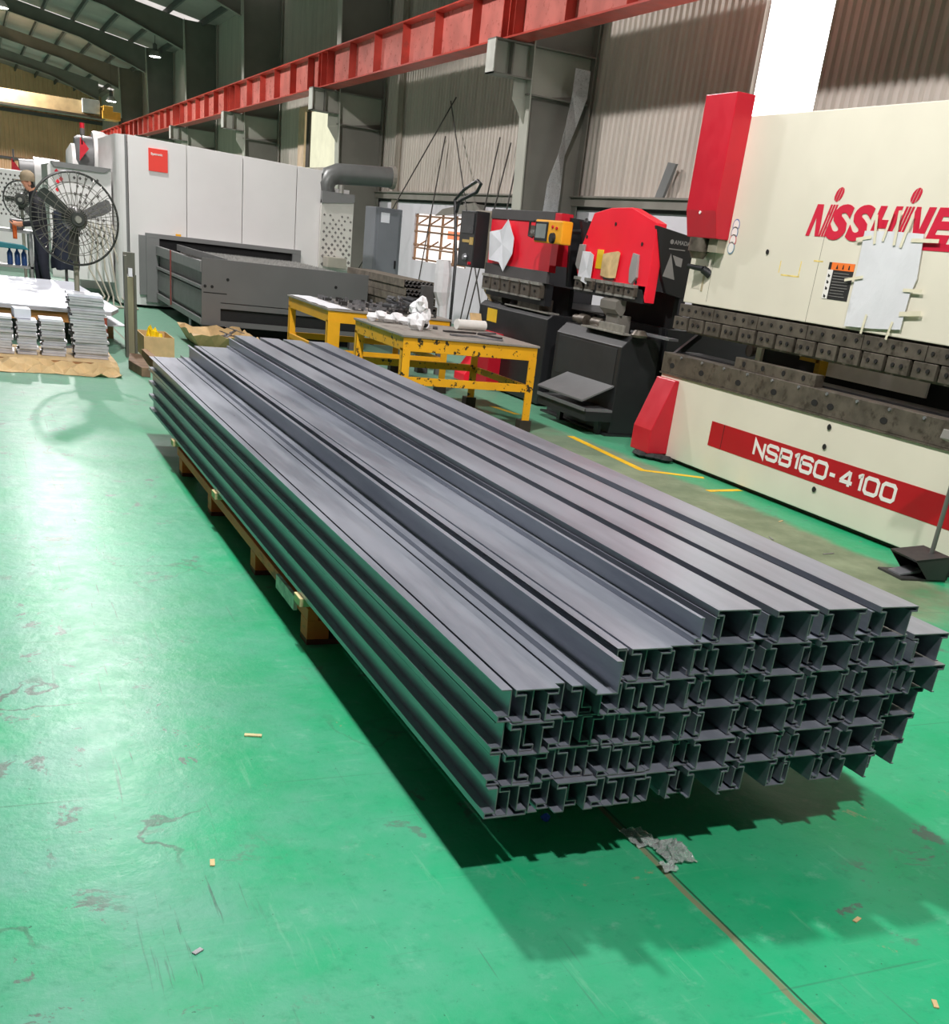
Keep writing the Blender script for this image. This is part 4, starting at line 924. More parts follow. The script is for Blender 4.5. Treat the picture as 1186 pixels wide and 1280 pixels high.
m = MB(); m.lathe((1.80, 22.6, 2.02), [(.18, -.12), (.30, -.04), (.30, .06)], 18, 'x'); m.build('drum_end', M_CW, lc, smooth=True)
MB().box(1.8, 2.6, 22.2, 22.9, 0, 1.85).build('drum_stand', M_CW, lc)
MB().prism([(1.86, 2.05), (2.02, 2.25), (1.88, 2.42)], 'y', 22.1, 22.13).build('red_vane', M_NRED, lc)
m = MB(); m.box(1.90, 1.92, 22.1, 22.12, 2.3, 2.5); m.lathe((1.92, 22.1, 2.45), [(.04, 0), (.04, .1)], 10); m.build('tower_light', M_PURLIN, lc); MB().lathe((1.92, 22.1, 2.55), [(.04, 0), (.04, .08)], 10).build('tower_light_lens', M_NRED, lc)
tag(MB().box(2.98, 3.06, 18.92, 18.97, 1.09, 1.13).build('yellow_gauge', M_YEL2, None, .004, loc=(3.02, 18.94, 1.09)), 'small yellow tape measure on the grey ledge under the red sign', 'tape measure')
# a second perforated machine farther left
fm = thing('perforated_cabinet', 'far white perforated machine cabinet behind the worker at the left edge', 'cabinet', (.6, 26, 0))
MB().box(-1.5, 1.26, 26, 28, 0, 1.82).build('body', M_CW, fm, .02)
m = MB()
for r in range(10):
    for c in range(11):
        x = .22+.085*c+(.042 if r % 2 else 0); z = 1.0+.08*r; m.prism([(x-.022, z), (x, z-.026), (x+.022, z), (x, z+.026)], 'y', 25.994, 25.999)
stuff(m.build('diamond_holes', M_PURLIN, fm))
m = MB(); m.lathe((1.35, 29, 1.75), [(.34, -.2), (.36, .1)], 16, 'x'); m.build('drum', M_CG2, fm, smooth=True)
MB().lathe((1.75, 29, 1.75), [(.42, -.3), (.42, .25)], 16, 'x').build('drum_hood', M_CW, fm, smooth=True)
MB().box(1.1, 2.0, 28.8, 29.2, 0, 1.4).build('drum_stand', M_CW, fm)
MB().prism([(.95, 1.55), (1.15, 1.85), (.98, 2.08)], 'y', 28.3, 28.33).build('red_vane', M_NRED, fm); MB().box(1.0, 1.04, 28.3, 28.34, 2.0, 2.25).build('tower_light', M_PURLIN, fm)
# cables hanging by the machine's left end
for k in range(6):
    x = 1.72+.07*k; MB().tube([(x, 19.4, 1.15), (x+.05, 19.25, .9), (x-.04+.05*k, 19.1, .5), (x+.16, 18.9+.05*k, .12), (x+.05*k, 18.4, .02), (x-.3, 18.1+.1*k, .018)], .014, 6).build('hanging_cable', pm('pale_cable', (170, 166, 150), .6), lc, smooth=True)

# slat bundle on a stand, right of the bed
rk = thing('slat_stand', 'dark steel stand carrying the stacked honeycomb slats, right of the grey bed', 'stand', (5.17, 15, 0))
for x in (4.99, 5.32):
    for y in (13.7, 16.0): MB().box(x, x+.05, y, y+.05, 0, .60).build('leg', M_PURLIN, rk)
MB().box(4.97, 5.39, 13.62, 16.2, .60, .64).build('top_frame', M_PURLIN, rk)
M_RUST = pm('rusty_slats', (112, 104, 92), .65, .2, .3, 10)
for L in range(4):
    z = .642+.094*L; t = thing('honeycomb_slats', f'bundle of dark zigzag cutting slats, {ORD[L+1]} layer from below on the stand', 'slat bundle', (5.17, 14.9, z), 'stacked honeycomb slat bundles')
    dx = .012*(L % 2)
    m = MB(); m.box(4.975-dx, 4.985-dx, 13.62+.05*L, 16.2, z, z+.088); m.box(5.375-dx, 5.385-dx, 13.62+.05*L, 16.2, z, z+.088); m.box(4.985-dx, 5.375-dx, 13.8, 16.2, z+.08, z+.088); m.build('side_plate', M_RUST, t)
    m = MB()
    for r in range(2):
        pts = [(4.99-dx+.0275*k, (.012 if (k+r) % 2 else .04)+r*.04) for k in range(15)]
        Lf, Rt = offset_poly(pts, .006)
        for i in range(14):
            q = (Lf[i], Lf[i+1], Rt[i+1], Rt[i])
            m.add([(p.x, 13.62+.05*L, z+p.y) for p in q]+[(p.x, 14.4, z+p.y) for p in q], [(0,1,2,3),(7,6,5,4),(0,4,5,1),(1,5,6,2),(2,6,7,3),(3,7,4,0)])
    stuff(m.build('zigzag_slats', M_PURLIN, t))
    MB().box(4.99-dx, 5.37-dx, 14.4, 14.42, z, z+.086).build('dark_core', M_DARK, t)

# ------------------------------------------------------------------ left side: plate stacks, sheets, fans, worker
M_PLT = pm('galvanised_plate', (198, 198, 204), .4, .35, .12, 5)
M_PLTW = pm('film_covered_plate', (222, 226, 236), .4, .1, .04, 4)
M_KRAFT = pm('kraft_paper', (206, 178, 130), .75, 0, .12, 7)
M_TIMB = pm('brown_timber', (150, 112, 72), .7, 0, .2, 5, stretch=(.4, 4, 4))
lp = thing('low_pallet', 'low timber pallet under brown paper carrying the plate stacks at the left edge', 'pallet', (.4, 11.6, 0))
for x in (-.3, .3, .95): MB().box(x, x+.1, 11.25, 12.2, 0, .06).build('bearer', M_TIMB, lp)
for k in range(5): MB().box(-.4, 1.14, 11.25+.2*k, 11.40+.2*k, .06, .08).build('deck_board', M_TIMB, lp)
def paper_z(x, y, i, j):
    t = j/10
    n = hash3(i, j, 3)
    if y > 11.30: return (x, y, .083+.004*n)
    d = (11.30-y)
    edge = .10*(.5*hash3(i//3, 0, 8)+.5*hash3(i//3+1, 0, 8)+.3*hash3(i, 0, 8))
    return (x, 11.30-d*(.8+.5*edge*4)*.75, max(.003, .083-.17*d+.11*(n-.4)*min(1, d*5)))
m = MB(); cloth(m, -.45, 1.22, 10.72, 12.2, 26, 16, paper_z, .003)
tag(m.build('kraft_paper', M_KRAFT, None, loc=(.4, 11.5, .08)), 'crumpled brown kraft paper spread under the plate stacks, torn at its front', 'paper')
def plate_mesh(w, d, h, lip):
    m = MB(); m.box(-w/2, w/2, -d/2, d/2, h-.004, h); m.box(-w/2, w/2, -d/2, -d/2+.004, 0, h-.004); m.box(-w/2, w/2, d/2-.004, d/2, 0, h-.004)
    me = m.mesh('metal_plate'); return me
def plate_stack(x, y, w, d, z, n, pitch, label, lean=0, jit=.012, top=None):
    a = plate_mesh(w, d, pitch*.9, .01); a.materials.append(M_PLT); b = a.copy(); b.materials.clear(); b.materials.append(M_PLTW)
    for k in range(n):
        o = bpy.data.objects.new('metal_plate', b if k >= n-1 else a); COL.objects.link(o)
        o.location = (x+lean*k/n+random.uniform(-jit, jit), y+random.uniform(-jit, jit), z+k*pitch); o.rotation_euler = (0, 0, random.uniform(-.04, .04))
        pos_ = {n-1: 'topmost'}.get(k, f'{ORD[k+1]} from below')
        tag(o, f'folded grey metal plate, {pos_} in {label}', 'plate', 'plates in '+label)
PZ0 = .092
plate_stack(1.01, 11.66, .31, .40, PZ0, 24, .0238, 'the tall stack at the right', -.045, .010)
plate_stack(.665, 11.64, .21, .30, PZ0, 14, .0235, 'the short stack beside the tall stack', 0, .015)
plate_stack(.435, 11.62, .17, .30, PZ0, 13, .0235, 'the second short stack, under the wrapped bundle', 0, .014)
plate_stack(.215, 11.60, .18, .30, PZ0, 14, .0235, 'the leftmost short stack of the pallet', 0, .014)
tag(MB().rbox((.40, 11.66, PZ0+13*.0235+.046), (.15, .2, .088), .08).build('wrapped_bundle', M_PLTW, None, .006, loc=(.40, 11.66, PZ0+13*.0235)), 'small white wrapped bundle on top of the second short plate stack', 'bundle')
# large flat sheets on timber
sp_ = thing('sheet_pallet', 'timber pallet with orange edge board under the large white sheets', 'pallet', (.4, 15, 0))
for y in (13.08, 15.0, 16.8): MB().box(-1.2, 1.30, y, y+.10, .25, .355).build('beam', pm('orange_brown_timber', (186, 130, 70), .65, 0, .15, 4), sp_)
for x in (-1.1, 0, 1.15): MB().box(x, x+.12, 13.3, 16.9, 0, .25).build('bearer', M_PURLIN, sp_)
MB().box(1.26, 1.31, 13.02, 13.08, .12, .34).build('red_end', pm('red_brown_end', (150, 70, 50), .7), sp_)
for k in range(4):
    o = MB().prism([(-1.25+.01*k, 13.0+.006*k), (1.36, 13.02), (1.48+.01*(k % 2), 13.5), (1.30, 17.2), (-1.25, 17.2)], 'z', .357+.011*k, .367+.011*k).build('steel_sheet', M_PLTW if k == 3 else M_PLT, None, loc=(.2, 15, .357+.011*k))
    tag(o, ['large steel sheet at the bottom of the white sheet pile behind the plates', 'large steel sheet, second from below in the white sheet pile', 'large steel sheet, third from below in the white sheet pile', 'large white film-covered sheet on top of the sheet pile'][k], 'sheet', 'large steel sheets')
tag(MB().prism([(1.325, 13.3), (1.56, 13.45), (1.50, 14.6), (1.325, 14.8)], 'z', .22, .228).build('steel_sheet', M_PLTW, None, loc=(1.4, 14, .22)), 'narrow white sheet end sticking out low at the right of the sheet pile', 'sheet')
MB().box(1.32, 1.5, 14.2, 14.5, 0, .219).build('prop_block', M_TIMB, sp_)
# steel upright with foot
up = thing('steel_upright', 'grey steel channel upright standing behind the far end of the steel stack', 'upright', (1.51, 12.55, 0))
M_UP = pm('dull_channel_steel', (110, 110, 100), .45, .4, .15, 3, stretch=(3, 3, .5)); M_UP2 = pm('bright_channel_steel', (176, 168, 140), .35, .5, .15, 3, stretch=(3, 3, .5))
MB().box(1.445, 1.475, 12.52, 12.62, 0, 1.0).build('side_flange', M_UP, up, .003); MB().box(1.475, 1.54, 12.56, 12.60, 0, .80).build('web', M_UP2, up, .003); MB().box(1.54, 1.565, 12.52, 12.62, 0, .82).build('side_flange', M_UP, up, .003)
MB().box(1.445, 1.565, 12.60, 12.62, .82, 1.03).build('top_plate', M_UP, up, .003); MB().box(1.49, 1.53, 12.55, 12.60, .80, .88).build('white_label', M_PAPER, up)
# boxes and timber by the far end of the stack
cb = thing('cardboard_box', 'open tan cardboard box with a yellow bag in it behind the steel stack', 'box', (1.8, 12.9, 0))
for a in ((1.64, 1.96, 12.60, 12.61), (1.64, 1.96, 13.25, 13.26)): MB().box(*a, 0, .22).build('wall', M_CARD, cb)
for a in ((1.64, 1.65, 12.61, 13.25), (1.95, 1.96, 12.61, 13.25)): MB().box(*a, 0, .22).build('wall', M_CARD, cb)
MB().box(1.65, 1.95, 12.61, 13.25, 0, .01).build('floor_panel', M_CARD, cb)
m = MB()
cloth(m, 1.68, 1.90, 12.70, 13.10, 9, 9, lambda x, y, i, j: (x+.03*hash3(i, j, 40), y+.04*hash3(i, j, 41), .02+.30*(.35+.65*hash3(i, j, 42))*max(0, 1-((i-4)/5.5)**2)*max(0, 1-((j-5)/6)**2)+.012), .004)
tag(m.build('yellow_bag', pm('yellow_plastic', (246, 214, 30), .4, 0, .08, 8), None, loc=(1.78, 12.9, .1)), 'crumpled yellow plastic bag in the tan cardboard box', 'bag')
tag(MB().prism([(1.36, 11.62), (1.44, 12.2), (1.55, 12.16), (1.50, 11.1), (1.42, 11.12)], 'z', .001, .085).build('timber_block', pm('weathered_timber', (128, 104, 82), .8, 0, .2, 8), None, .004, loc=(1.45, 11.6, 0)), 'weathered brown timber block on the floor left of the stack end', 'timber')
tag(MB().prism([(1.60, 11.3), (1.60, 12.5), (1.66, 12.5), (1.68, 11.3)], 'z', .001, .10).build('timber_block', M_TIMB, None, .004, loc=(1.63, 11.9, 0)), 'brown timber batten on the floor in front of the tan cardboard box', 'timber')
tray = thing('cardboard_tray', 'flattened tan cardboard tray of metal strips by the grey bed', 'tray', (2.8, 14.4, 0))
m = MB(); cloth(m, 2.35, 3.15, 13.7, 14.9, 8, 8, lambda x, y, i, j: .01+(.13+.05*hash3(i, j, 5))*(1 if i in (0, 8) or j in (0, 8) else .05*hash3(i, j, 6)), .004); m.build('tray_body', M_CARD, tray)
for k in range(9):
    tag(MB().rbox((2.72+.03*k, 14.2+.04*(k % 3), .06+.018*k), (.30, .03, .01), .5+.22*(k % 4), 0, .25*(k % 3-1)).build('metal_strip', M_SCRAP, None, loc=(2.8, 14.2, .06)), 'short metal strip in the heap in the cardboard tray by the grey bed', 'strip', 'metal strips in the cardboard tray')
# pedestal fans
M_WIRE = pm('fan_wire', (134, 132, 124), .4, .5, .1, 5); M_BLADE = pm('dark_fan_blade', (62, 64, 62), .4, 0, .1, 3); M_POLE = pm('beige_fan_pole', (160, 156, 142), .4, .2, .08, 3)
def fan(x, y, z, r, label, turn=.15, wires=30, ang0=25, clear=True):
    f = thing('pedestal_fan', label, 'fan', (x, y, 0), 'pedestal fans')
    MB().lathe((x, y+.12, 0), [(.30, 0), (.30, .03), (.06, .07), (.04, .1)], 20).build('base', M_BLADE, f, smooth=True)
    MB().tube([(x, y+.12, .08), (x, y+.12, z-.1)], .026, 12).build('pole', M_POLE, f, smooth=True)
    M3 = Matrix.Translation((x, y, z)) @ Matrix.Rotation(turn, 4, 'Z')
    P_ = lambda a, rr, d: tuple(M3 @ Vector((rr*math.cos(a), d, rr*math.sin(a))))
    circ = lambda rr, d, n=40: [P_(2*math.pi*i/n, rr, d) for i in range(n)]
    wr = .003
    for sgn, nm in ((-1, 'front_grille'), (1, 'rear_grille')):
        m = MB()
        for k in range(wires):
            a = 2*math.pi*k/wires; m.tube([P_(a, .14*r, sgn*.135), P_(a+.12*sgn, .6*r, sgn*.125), P_(a+.16*sgn, .93*r, sgn*.07), P_(a+.16*sgn, r, sgn*.01)], wr, 4, False)
        for q, d in ((.3, .132), (.55, .127), (.78, .105)): m.tube(circ(q*r, sgn*d), wr, 4, closed=True)
        stuff(m.build(nm, M_WIRE, f))
    m = MB(); m.tube(circ(r, 0, 48), .012, 6, closed=True); m.build('rim', M_BLADE, f, smooth=True)
    for k in range(3):
        a = math.radians(ang0+120*k); vs = []
        prof = [(.12, -.04, .04), (.35, -.075, .065), (.65, -.09, .085), (.88, -.07, .085), (.93, -.01, .06)]
        for th in (0, .006):
            for q, l, t in prof:
                for s_ in (l, t):
                    u = Vector((q*r, .0, s_*r*1.6)); tw = .35*s_*r
                    c_, s2 = math.cos(a), math.sin(a)
                    vs.append(tuple(M3 @ Vector((u.x*c_-u.z*s2, tw+th, u.x*s2+u.z*c_))))
        n_ = 10; fs = []
        for i in range(4):
            b0 = 2*i; fs += [(b0, b0+1, b0+3, b0+2), (n_+b0, n_+b0+2, n_+b0+3, n_+b0+1)]
            fs += [(b0, b0+2, n_+b0+2, n_+b0), (b0+1, n_+b0+1, n_+b0+3, b0+3)]
        fs += [(0, n_, n_+1, 1), (8, 9, n_+9, n_+8)]
        MB().add(vs, fs).build('blade', M_BLADE, f)
    hub = MB(); hub.tube([P_(0, 0, -.15), P_(0, 0, -.10), P_(0, 0, .02)], [.06, .10, .11], 18); hub.build('hub', M_BLADE, f, smooth=True)
    cap = MB(); cap.tube([P_(0, 0, -.165), P_(0, 0, -.15)], [.03, .035], 16); cap.build('badge', M_CLAMPTOP, f, smooth=True)
    mo = MB(); mo.tube([P_(0, 0, .03), P_(0, 0, .12), P_(0, 0, .24)], [.10, .11, .07], 18); mo.build('motor', M_BLADE, f, smooth=True)
    MB().box(x-.05, x+.05, y+.07, y+.17, z-.16, z-.03).build('tilt_clamp', M_BLADE, f, .01)
    return f
fan(.985, 12.5, 1.285, .42, 'large grey pedestal fan standing between the tall plate stack and white sheets', .12)
fan(.84, 21.0, 1.33, .28, 'smaller pedestal fan in the distance behind the worker', -.2, 24, 60)
# worker
M_SKIN = pm('skin', (208, 146, 114), .55, 0, .05, 10); M_SHIRT = pm('black_shirt', (34, 35, 40), .8, 0, .15, 12, bump=.2); M_TROUS = pm('dark_trousers', (40, 42, 54), .8, 0, .15, 10, bump=.2)
M_HAIR = pm('short_dark_hair', (46, 40, 36), .8, 0, .2, 40); M_CAP = pm('beige_cap', (156, 140, 114), .8, 0, .08, 20)
def worker(x, y):
    t = thing('person', 'person in beige cap and black shirt looking down at a phone by the sheets', 'person', (x, y, 0))
    J = {}; V = []; E = []; Rr = []
    def j(n, p, r, par=None):
        J[n] = len(V); V.append(p); Rr.append(r)
        if par is not None: E.append((J[par], J[n]))
    j('pel', (0, 0, .93), (.155, .115)); j('waist', (-.01, 0, 1.08), (.145, .105), 'pel'); j('chest', (-.03, 0, 1.27), (.165, .12), 'waist'); j('neckb', (-.06, 0, 1.44), (.085, .075), 'chest')
    j('neck', (-.09, 0, 1.50), (.055, .055), 'neckb'); j('skull', (-.13, 0, 1.58), (.082, .075), 'neck'); j('crown', (-.14, 0, 1.655), (.07, .068), 'skull')
    j('chin', (-.195, 0, 1.535), (.042, .04), 'skull'); j('nose', (-.222, 0, 1.585), (.014, .013), 'skull')
    for s, sd in (('l', -1), ('r', 1)):
        j('sh'+s, (-.035, sd*.19, 1.38), (.068, .066), 'chest')
        if s == 'l': el, wr_, hd = (-.02, sd*.25, 1.10), (-.27, sd*.17, 1.06), (-.33, sd*.155, 1.055)
        else: el, wr_, hd = (.0, sd*.25, 1.10), (-.25, sd*.15, 1.04), (-.31, sd*.135, 1.04)
        j('el'+s, el, (.048, .048), 'sh'+s); j('wr'+s, wr_, (.03, .03), 'el'+s); j('hd'+s, hd, (.036, .022), 'wr'+s)
        for k in range(4):
            a = (hd[0]-.05, hd[1]-.028+.019*k, hd[2]+.004); j(f'f{s}{k}', a, (.0095, .0095), 'hd'+s)
            j(f'g{s}{k}', (a[0]-.03+.004*abs(k-1.5), a[1], a[2]+.022), (.008, .008), f'f{s}{k}')
        j('th'+s, (hd[0]-.015, hd[1]-sd*.045, hd[2]+.02), (.011, .011), 'hd'+s); j('ti'+s, (hd[0]-.045, hd[1]-sd*.045, hd[2]+.035), (.0095, .0095), 'th'+s)
        st = .06 if s == 'l' else -.05
        j('hip'+s, (.0, sd*.09, .86), (.10, .10), 'pel'); j('kn'+s, (-.02+st*.6, sd*.10, .49), (.068, .066), 'hip'+s); j('an'+s, (.03+st, sd*.105, .10), (.045, .045), 'kn'+s)
        j('toe'+s, (-.13+st, sd*.115, .045), (.042, .036), 'an'+s)
    me = bpy.data.meshes.new('body'); me.from_pydata(V, E, []); o = bpy.data.objects.new('body', me); COL.objects.link(o)
    md = o.modifiers.new('skin', 'SKIN'); md.use_smooth_shade = True
    for i, d in enumerate(me.skin_vertices[0].data): d.radius = Rr[i]; d.use_root = (i == 0)
    ss = o.modifiers.new('sub', 'SUBSURF'); ss.levels = 2; ss.render_levels = 2
    dg = bpy.context.evaluated_depsgraph_get(); dg.update()
    nm = bpy.data.meshes.new_from_object(o.evaluated_get(dg)); COL.objects.unlink(o); bpy.data.objects.remove(o)
    for m_ in (M_SKIN, M_SHIRT, M_TROUS, M_BLACK, M_HAIR): nm.materials.append(m_)
    for p in nm.polygons:
        c = p.center; k = 1
        if c.z > 1.485: k = 0
        if c.z < .98 and c.x > -.2: k = 2
        if c.z < .085: k = 3
        if c.x < -.235 and c.z < 1.2: k = 0
        if c.z > 1.525 and (c.x > -.13): k = 4
        p.material_index = k; p.use_smooth = True
    b = bpy.data.objects.new('body', nm); COL.objects.link(b); b.parent = t; LOC['body'] = (0, 0, 0)
    def P_(px, py, pz): return (x+px, y+py, pz)
    m = MB(); m.lathe(P_(-.135, 0, 1.60), [(.094, 0), (.098, .05), (.085, .10), (.045, .13), (.005, .137)], 20); c = m.build('cap', M_CAP, t, smooth=True)
    m = MB(); m.prism([(x-.20, y-.075), (x-.29, y-.05), (x-.31, y), (x-.29, y+.05), (x-.20, y+.075)], 'z', 1.597, 1.607); m.build('cap_peak', M_CAP, c)
    for sd in (-1, 1):
        m = MB(); blob(m, P_(-.115, sd*.083, 1.575), (.022, .010, .034), 3, 10, .05); m.build('ear', M_SKIN, t, smooth=True)
        m = MB(); blob(m, P_(-.198, sd*.03, 1.592), (.010, .013, .008), 4, 8, .02); m.build('eye', M_HOLE, t, smooth=True)
    m = MB(); m.box(x-.236, x-.222, y-.02, y+.02, 1.545, 1.551); m.build('mouth', pm('lips', (150, 90, 80), .5), t)
    ph = MB().rbox((x-.375, y-.145, 1.083), (.03, .075, .012), 0, 0, .5).build('phone', M_BLACK, None, .002, loc=(x-.375, y-.145, 1.083))
    tag(ph, 'dark phone held in the hand of the person at the left edge', 'phone')
    t.rotation_euler = (0, 0, 0)
    return t
worker(.93, 17.62)
# jacket on a stand, trolley and bottles around the worker
js = thing('coat_stand', 'low stand behind the fan with a dark jacket hung over it', 'stand', (1.18, 17.55, 0))
MB().tube([(1.24, 17.6, 0), (1.24, 17.6, 1.28)], .02, 8).build('post', M_PURLIN, js); MB().box(1.11, 1.37, 17.58, 17.62, 1.24, 1.28).build('crossbar', M_PURLIN, js); MB().box(1.05, 1.35, 17.5, 17.7, 0, .03).build('foot', M_PURLIN, js)
m = MB(); n = 16; rows = [(1.30, .10, .05), (1.26, .16, .07), (1.1, .15, .09), (.85, .17, .10), (.65, .20, .12), (.55, .19, .11)]
vs = []
for zi, (z, a, b) in enumerate(rows):
    for k in range(n):
        tt = 2*math.pi*k/n; r = 1+.16*(hash3(k, 0, 6)-.5)*zi*.5
        vs.append((1.24+a*r*math.cos(tt), 17.55+b*r*math.sin(tt), z-.03*hash3(k, zi, 2)))
m.add(vs, [(i*n+k, i*n+(k+1) % n, (i+1)*n+(k+1) % n, (i+1)*n+k) for i in range(5) for k in range(n)]+[tuple(range(n))[::-1]])
tag(m.build('jacket', pm('dark_navy_cloth', (38, 44, 58), .85, 0, .2, 12, bump=.3), None, smooth=True, loc=(1.19, 17.55, 1.2)), 'dark navy jacket hanging over the stand behind the big fan', 'jacket')
tr = thing('work_trolley', 'grey metal trolley at the left edge in front of the worker', 'trolley', (.3, 18.2, 0))
M_TR = pm('pale_grey_trolley', (176, 178, 174), .45, .2, .06, 4)
for x in (-.4, .78):
    for y in (17.95, 18.45): MB().box(x, x+.05, y, y+.05, 0, .96).build('leg', M_TR, tr)
MB().box(-.42, .85, 17.93, 18.52, .93, .97).build('top', M_TR, tr); MB().box(-.4, .83, 17.95, 18.5, .47, .50).build('shelf', M_TR, tr)
MB().prism([(-.35, .72), (.78, .72), (.70, .78), (.3, .80), (-.35, .79)], 'y', 17.86, 17.93).build('teal_tray', pm('teal_plastic', (24, 130, 140), .4, 0, .06, 4), tr, .01)
MB().box(.55, .72, 17.94, 18.2, .971, 1.10).build('tool_box', M_CG, tr, .01)
MB().tube([(.60, 17.9, .85), (.60, 17.9, 1.08)], .03, 10).build('orange_handle', pm('orange_plastic', (240, 110, 40), .4), tr, smooth=True)
for k, x in enumerate((.52, .62, .71)):
    b = thing('bottle', f'small blue bottle on the trolley shelf, {ORD[k+1]} from the left', 'bottle', (x, 18.1, .501), 'blue bottles on the trolley')
    MB().lathe((x, 18.1, .501), [(.036, 0), (.038, .02), (.038, .15), (.015, .19), (.015, .215)], 14).build('bottle_body', pm('blue_bottle', (50, 84, 140), .25, 0, .05, 5), b, smooth=True)
    MB().lathe((x, 18.1, .716), [(.017, 0), (.017, .025)], 10).build('cap', M_BLACK, b)

# ------------------------------------------------------------------ things along the right wall
M_ROD = pm('dark_rod', (66, 62, 58), .5, .3, .1, 4)
rods = [((7.72, 25.6, .015), (8.86, 22.4, 4.05)), ((7.9, 17.6, .015), (8.87, 22.7, 4.0)), ((8.5, 20.3, .015), (8.86, 20.1, 3.3)), ((8.45, 19.9, .015), (8.86, 19.6, 3.2)), ((8.35, 18.9, .015), (8.86, 19.1, 3.5)), ((8.5, 22.9, .015), (8.86, 22.8, 3.4)), ((8.2, 17.45, .015), (8.80, 18.4, 3.0))]
RL = ['long thin dark rod leaning left to right across the other wall rods', 'long thin dark rod leaning the opposite way and crossing the first', 'upright thin dark rod leaning on the sheeting just left of the middle', 'upright thin dark rod leaning on the sheeting in the middle', 'upright thin dark rod leaning on the sheeting, rightmost and tallest', 'upright thin dark rod leaning on the sheeting, leftmost', 'slanted thin dark rod behind the crossing pair on the wall sheeting']
for (a, b), l in zip(rods, RL): tag(MB().tube([a, b], .013, 6).build('steel_rod', M_ROD, None, smooth=True, loc=a), l, 'rod', 'rods leaning on the right wall')
cbm = thing('cable_boom', 'black cable boom with a looped hose above the control console', 'boom', (6.5, 15.86, 0))
MB().tube([(6.5, 15.86, 0), (6.5, 15.88, 1.3), (6.5, 16.12, 2.06), (6.5, 15.81, 2.2), (6.5, 15.36, 2.31), (6.5, 15.22, 2.27), (6.5, 15.34, 2.17), (6.5, 15.95, 2.05), (6.5, 16.02, 1.9)], .024, 8).build('hose', M_BLACK, cbm, smooth=True)
MB().lathe((6.5, 15.86, 0), [(.2, 0), (.2, .03), (.05, .05)], 14).build('base', M_BLACK, cbm)
m = MB(); vs = []; L_ = [(8.60, 4.05, .13, 0), (8.60, 3.7, .14, .2), (8.52, 3.3, .15, .9), (8.42, 2.9, .15, 1.3), (8.36, 2.5, .15, .5), (8.34, 1.6, .15, .2), (8.33, .002, .15, .1)]
for th in (0, .006):
    for x, z, w_, tw in L_:
        for s in (-1, 1): vs.append((x+s*w_*math.cos(tw*.6), 16.70+s*w_*math.sin(tw*.6)+th, z))
n_ = 2*len(L_); fs = []
for i in range(len(L_)-1):
    a = 2*i; fs += [(a, a+1, a+3, a+2), (n_+a, n_+a+2, n_+a+3, n_+a+1), (a, a+2, n_+a+2, n_+a), (a+1, n_+a+1, n_+a+3, a+3)]
fs += [(0, n_, n_+1, 1), (n_-2, n_-1, 2*n_-1, 2*n_-2)]
tag(m.add(vs, fs).build('foil_strip', pm('silver_foil', (196, 198, 200), .3, .5, .08, 14, bump=.5), None, loc=(8.4, 16.7, 0)), 'twisted silver foil strip hanging beside the nearest grey column', 'foil strip')
tag(MB().prism([(14.25, 2.386), (14.05, 2.80), (14.25, 2.82), (14.45, 2.386)], 'x', 8.82, 8.86).build('steel_strip', M_CG2, None, loc=(8.84, 14.3, 2.386)), 'short grey steel strip standing on the wall girt above the arched red press', 'steel strip')
cab = thing('steel_cabinet', 'grey steel cabinet by the wall left of the barred window', 'cabinet', (6.87, 20.4, 0))
MB().box(6.62, 7.12, 20.1, 20.7, .05, 1.92).build('cabinet_body', pm('blue_grey_cabinet', (120, 124, 130), .5, 0, .05, 2), cab, .01); MB().box(6.62, 7.12, 20.1, 20.7, 0, .05).build('plinth', M_DARK, cab)
MB().box(6.67, 7.07, 20.085, 20.1, .12, 1.87).build('cabinet_door', pm('blue_grey_cabinet', (120, 124, 130), .5), cab, .004); MB().box(6.72, 6.88, 20.08, 20.085, 1.68, 1.84).build('notice', M_PAPER, cab)
MB().box(7.02, 7.05, 20.06, 20.085, .95, 1.08).build('handle', M_DARK, cab)
fv = MB().prism([(20.2, 2.06), (22.6, 1.95), (22.2, 2.08), (20.6, 2.22)], 'x', 8.70, 8.73).build('wall_vane', M_GIRT, None, loc=(8.72, 21.5, 2.1)); tag(fv, 'flat grey pointed vane fixed under the girt above the barred window', 'vane')
fb = MB().box(8.73, 8.94, 20.6, 21.2, 1.99, 2.2); b_ = fb.build('vane_bracket', M_GIRT, fv)
wb = MB(); wb.tube([(8.86, 15.9, 2.6), (8.86, 15.92, 2.0), (8.86, 15.85, 1.9)], .02, 6)
for k, (dy, hz) in enumerate(((0, 6.2), (.12, 6.0), (.25, 6.3))):
    tag(MB().tube([(8.9, 25.6+dy, 1.2), (8.9, 25.6+dy, 3.4), (8.88, 25.65+dy, hz)], .03, 6).build('wall_conduit', pm('pale_conduit', (158, 148, 134), .6), None, smooth=True, loc=(8.9, 25.6+dy, 1.2)), f'vertical pale conduit on the right wall beside the second column, {ORD[k+1]} from the right', 'conduit', 'conduits beside the second column')
tag(MB().tube([(7.9+.0, 26.7, 2.2), (7.86, 26.6, 1.75), (7.9, 26.55, 2.1), (7.95, 26.55, 1.7), (7.92, 26.6, 2.05), (7.9, 26.6, 1.5), (7.9, 26.55, .02)], .028, 6).build('coiled_cable', M_BLACK, None, smooth=True, loc=(7.9, 26.6, 2)), 'black cable coiled on the second grey column under the exhaust pipe', 'cable')

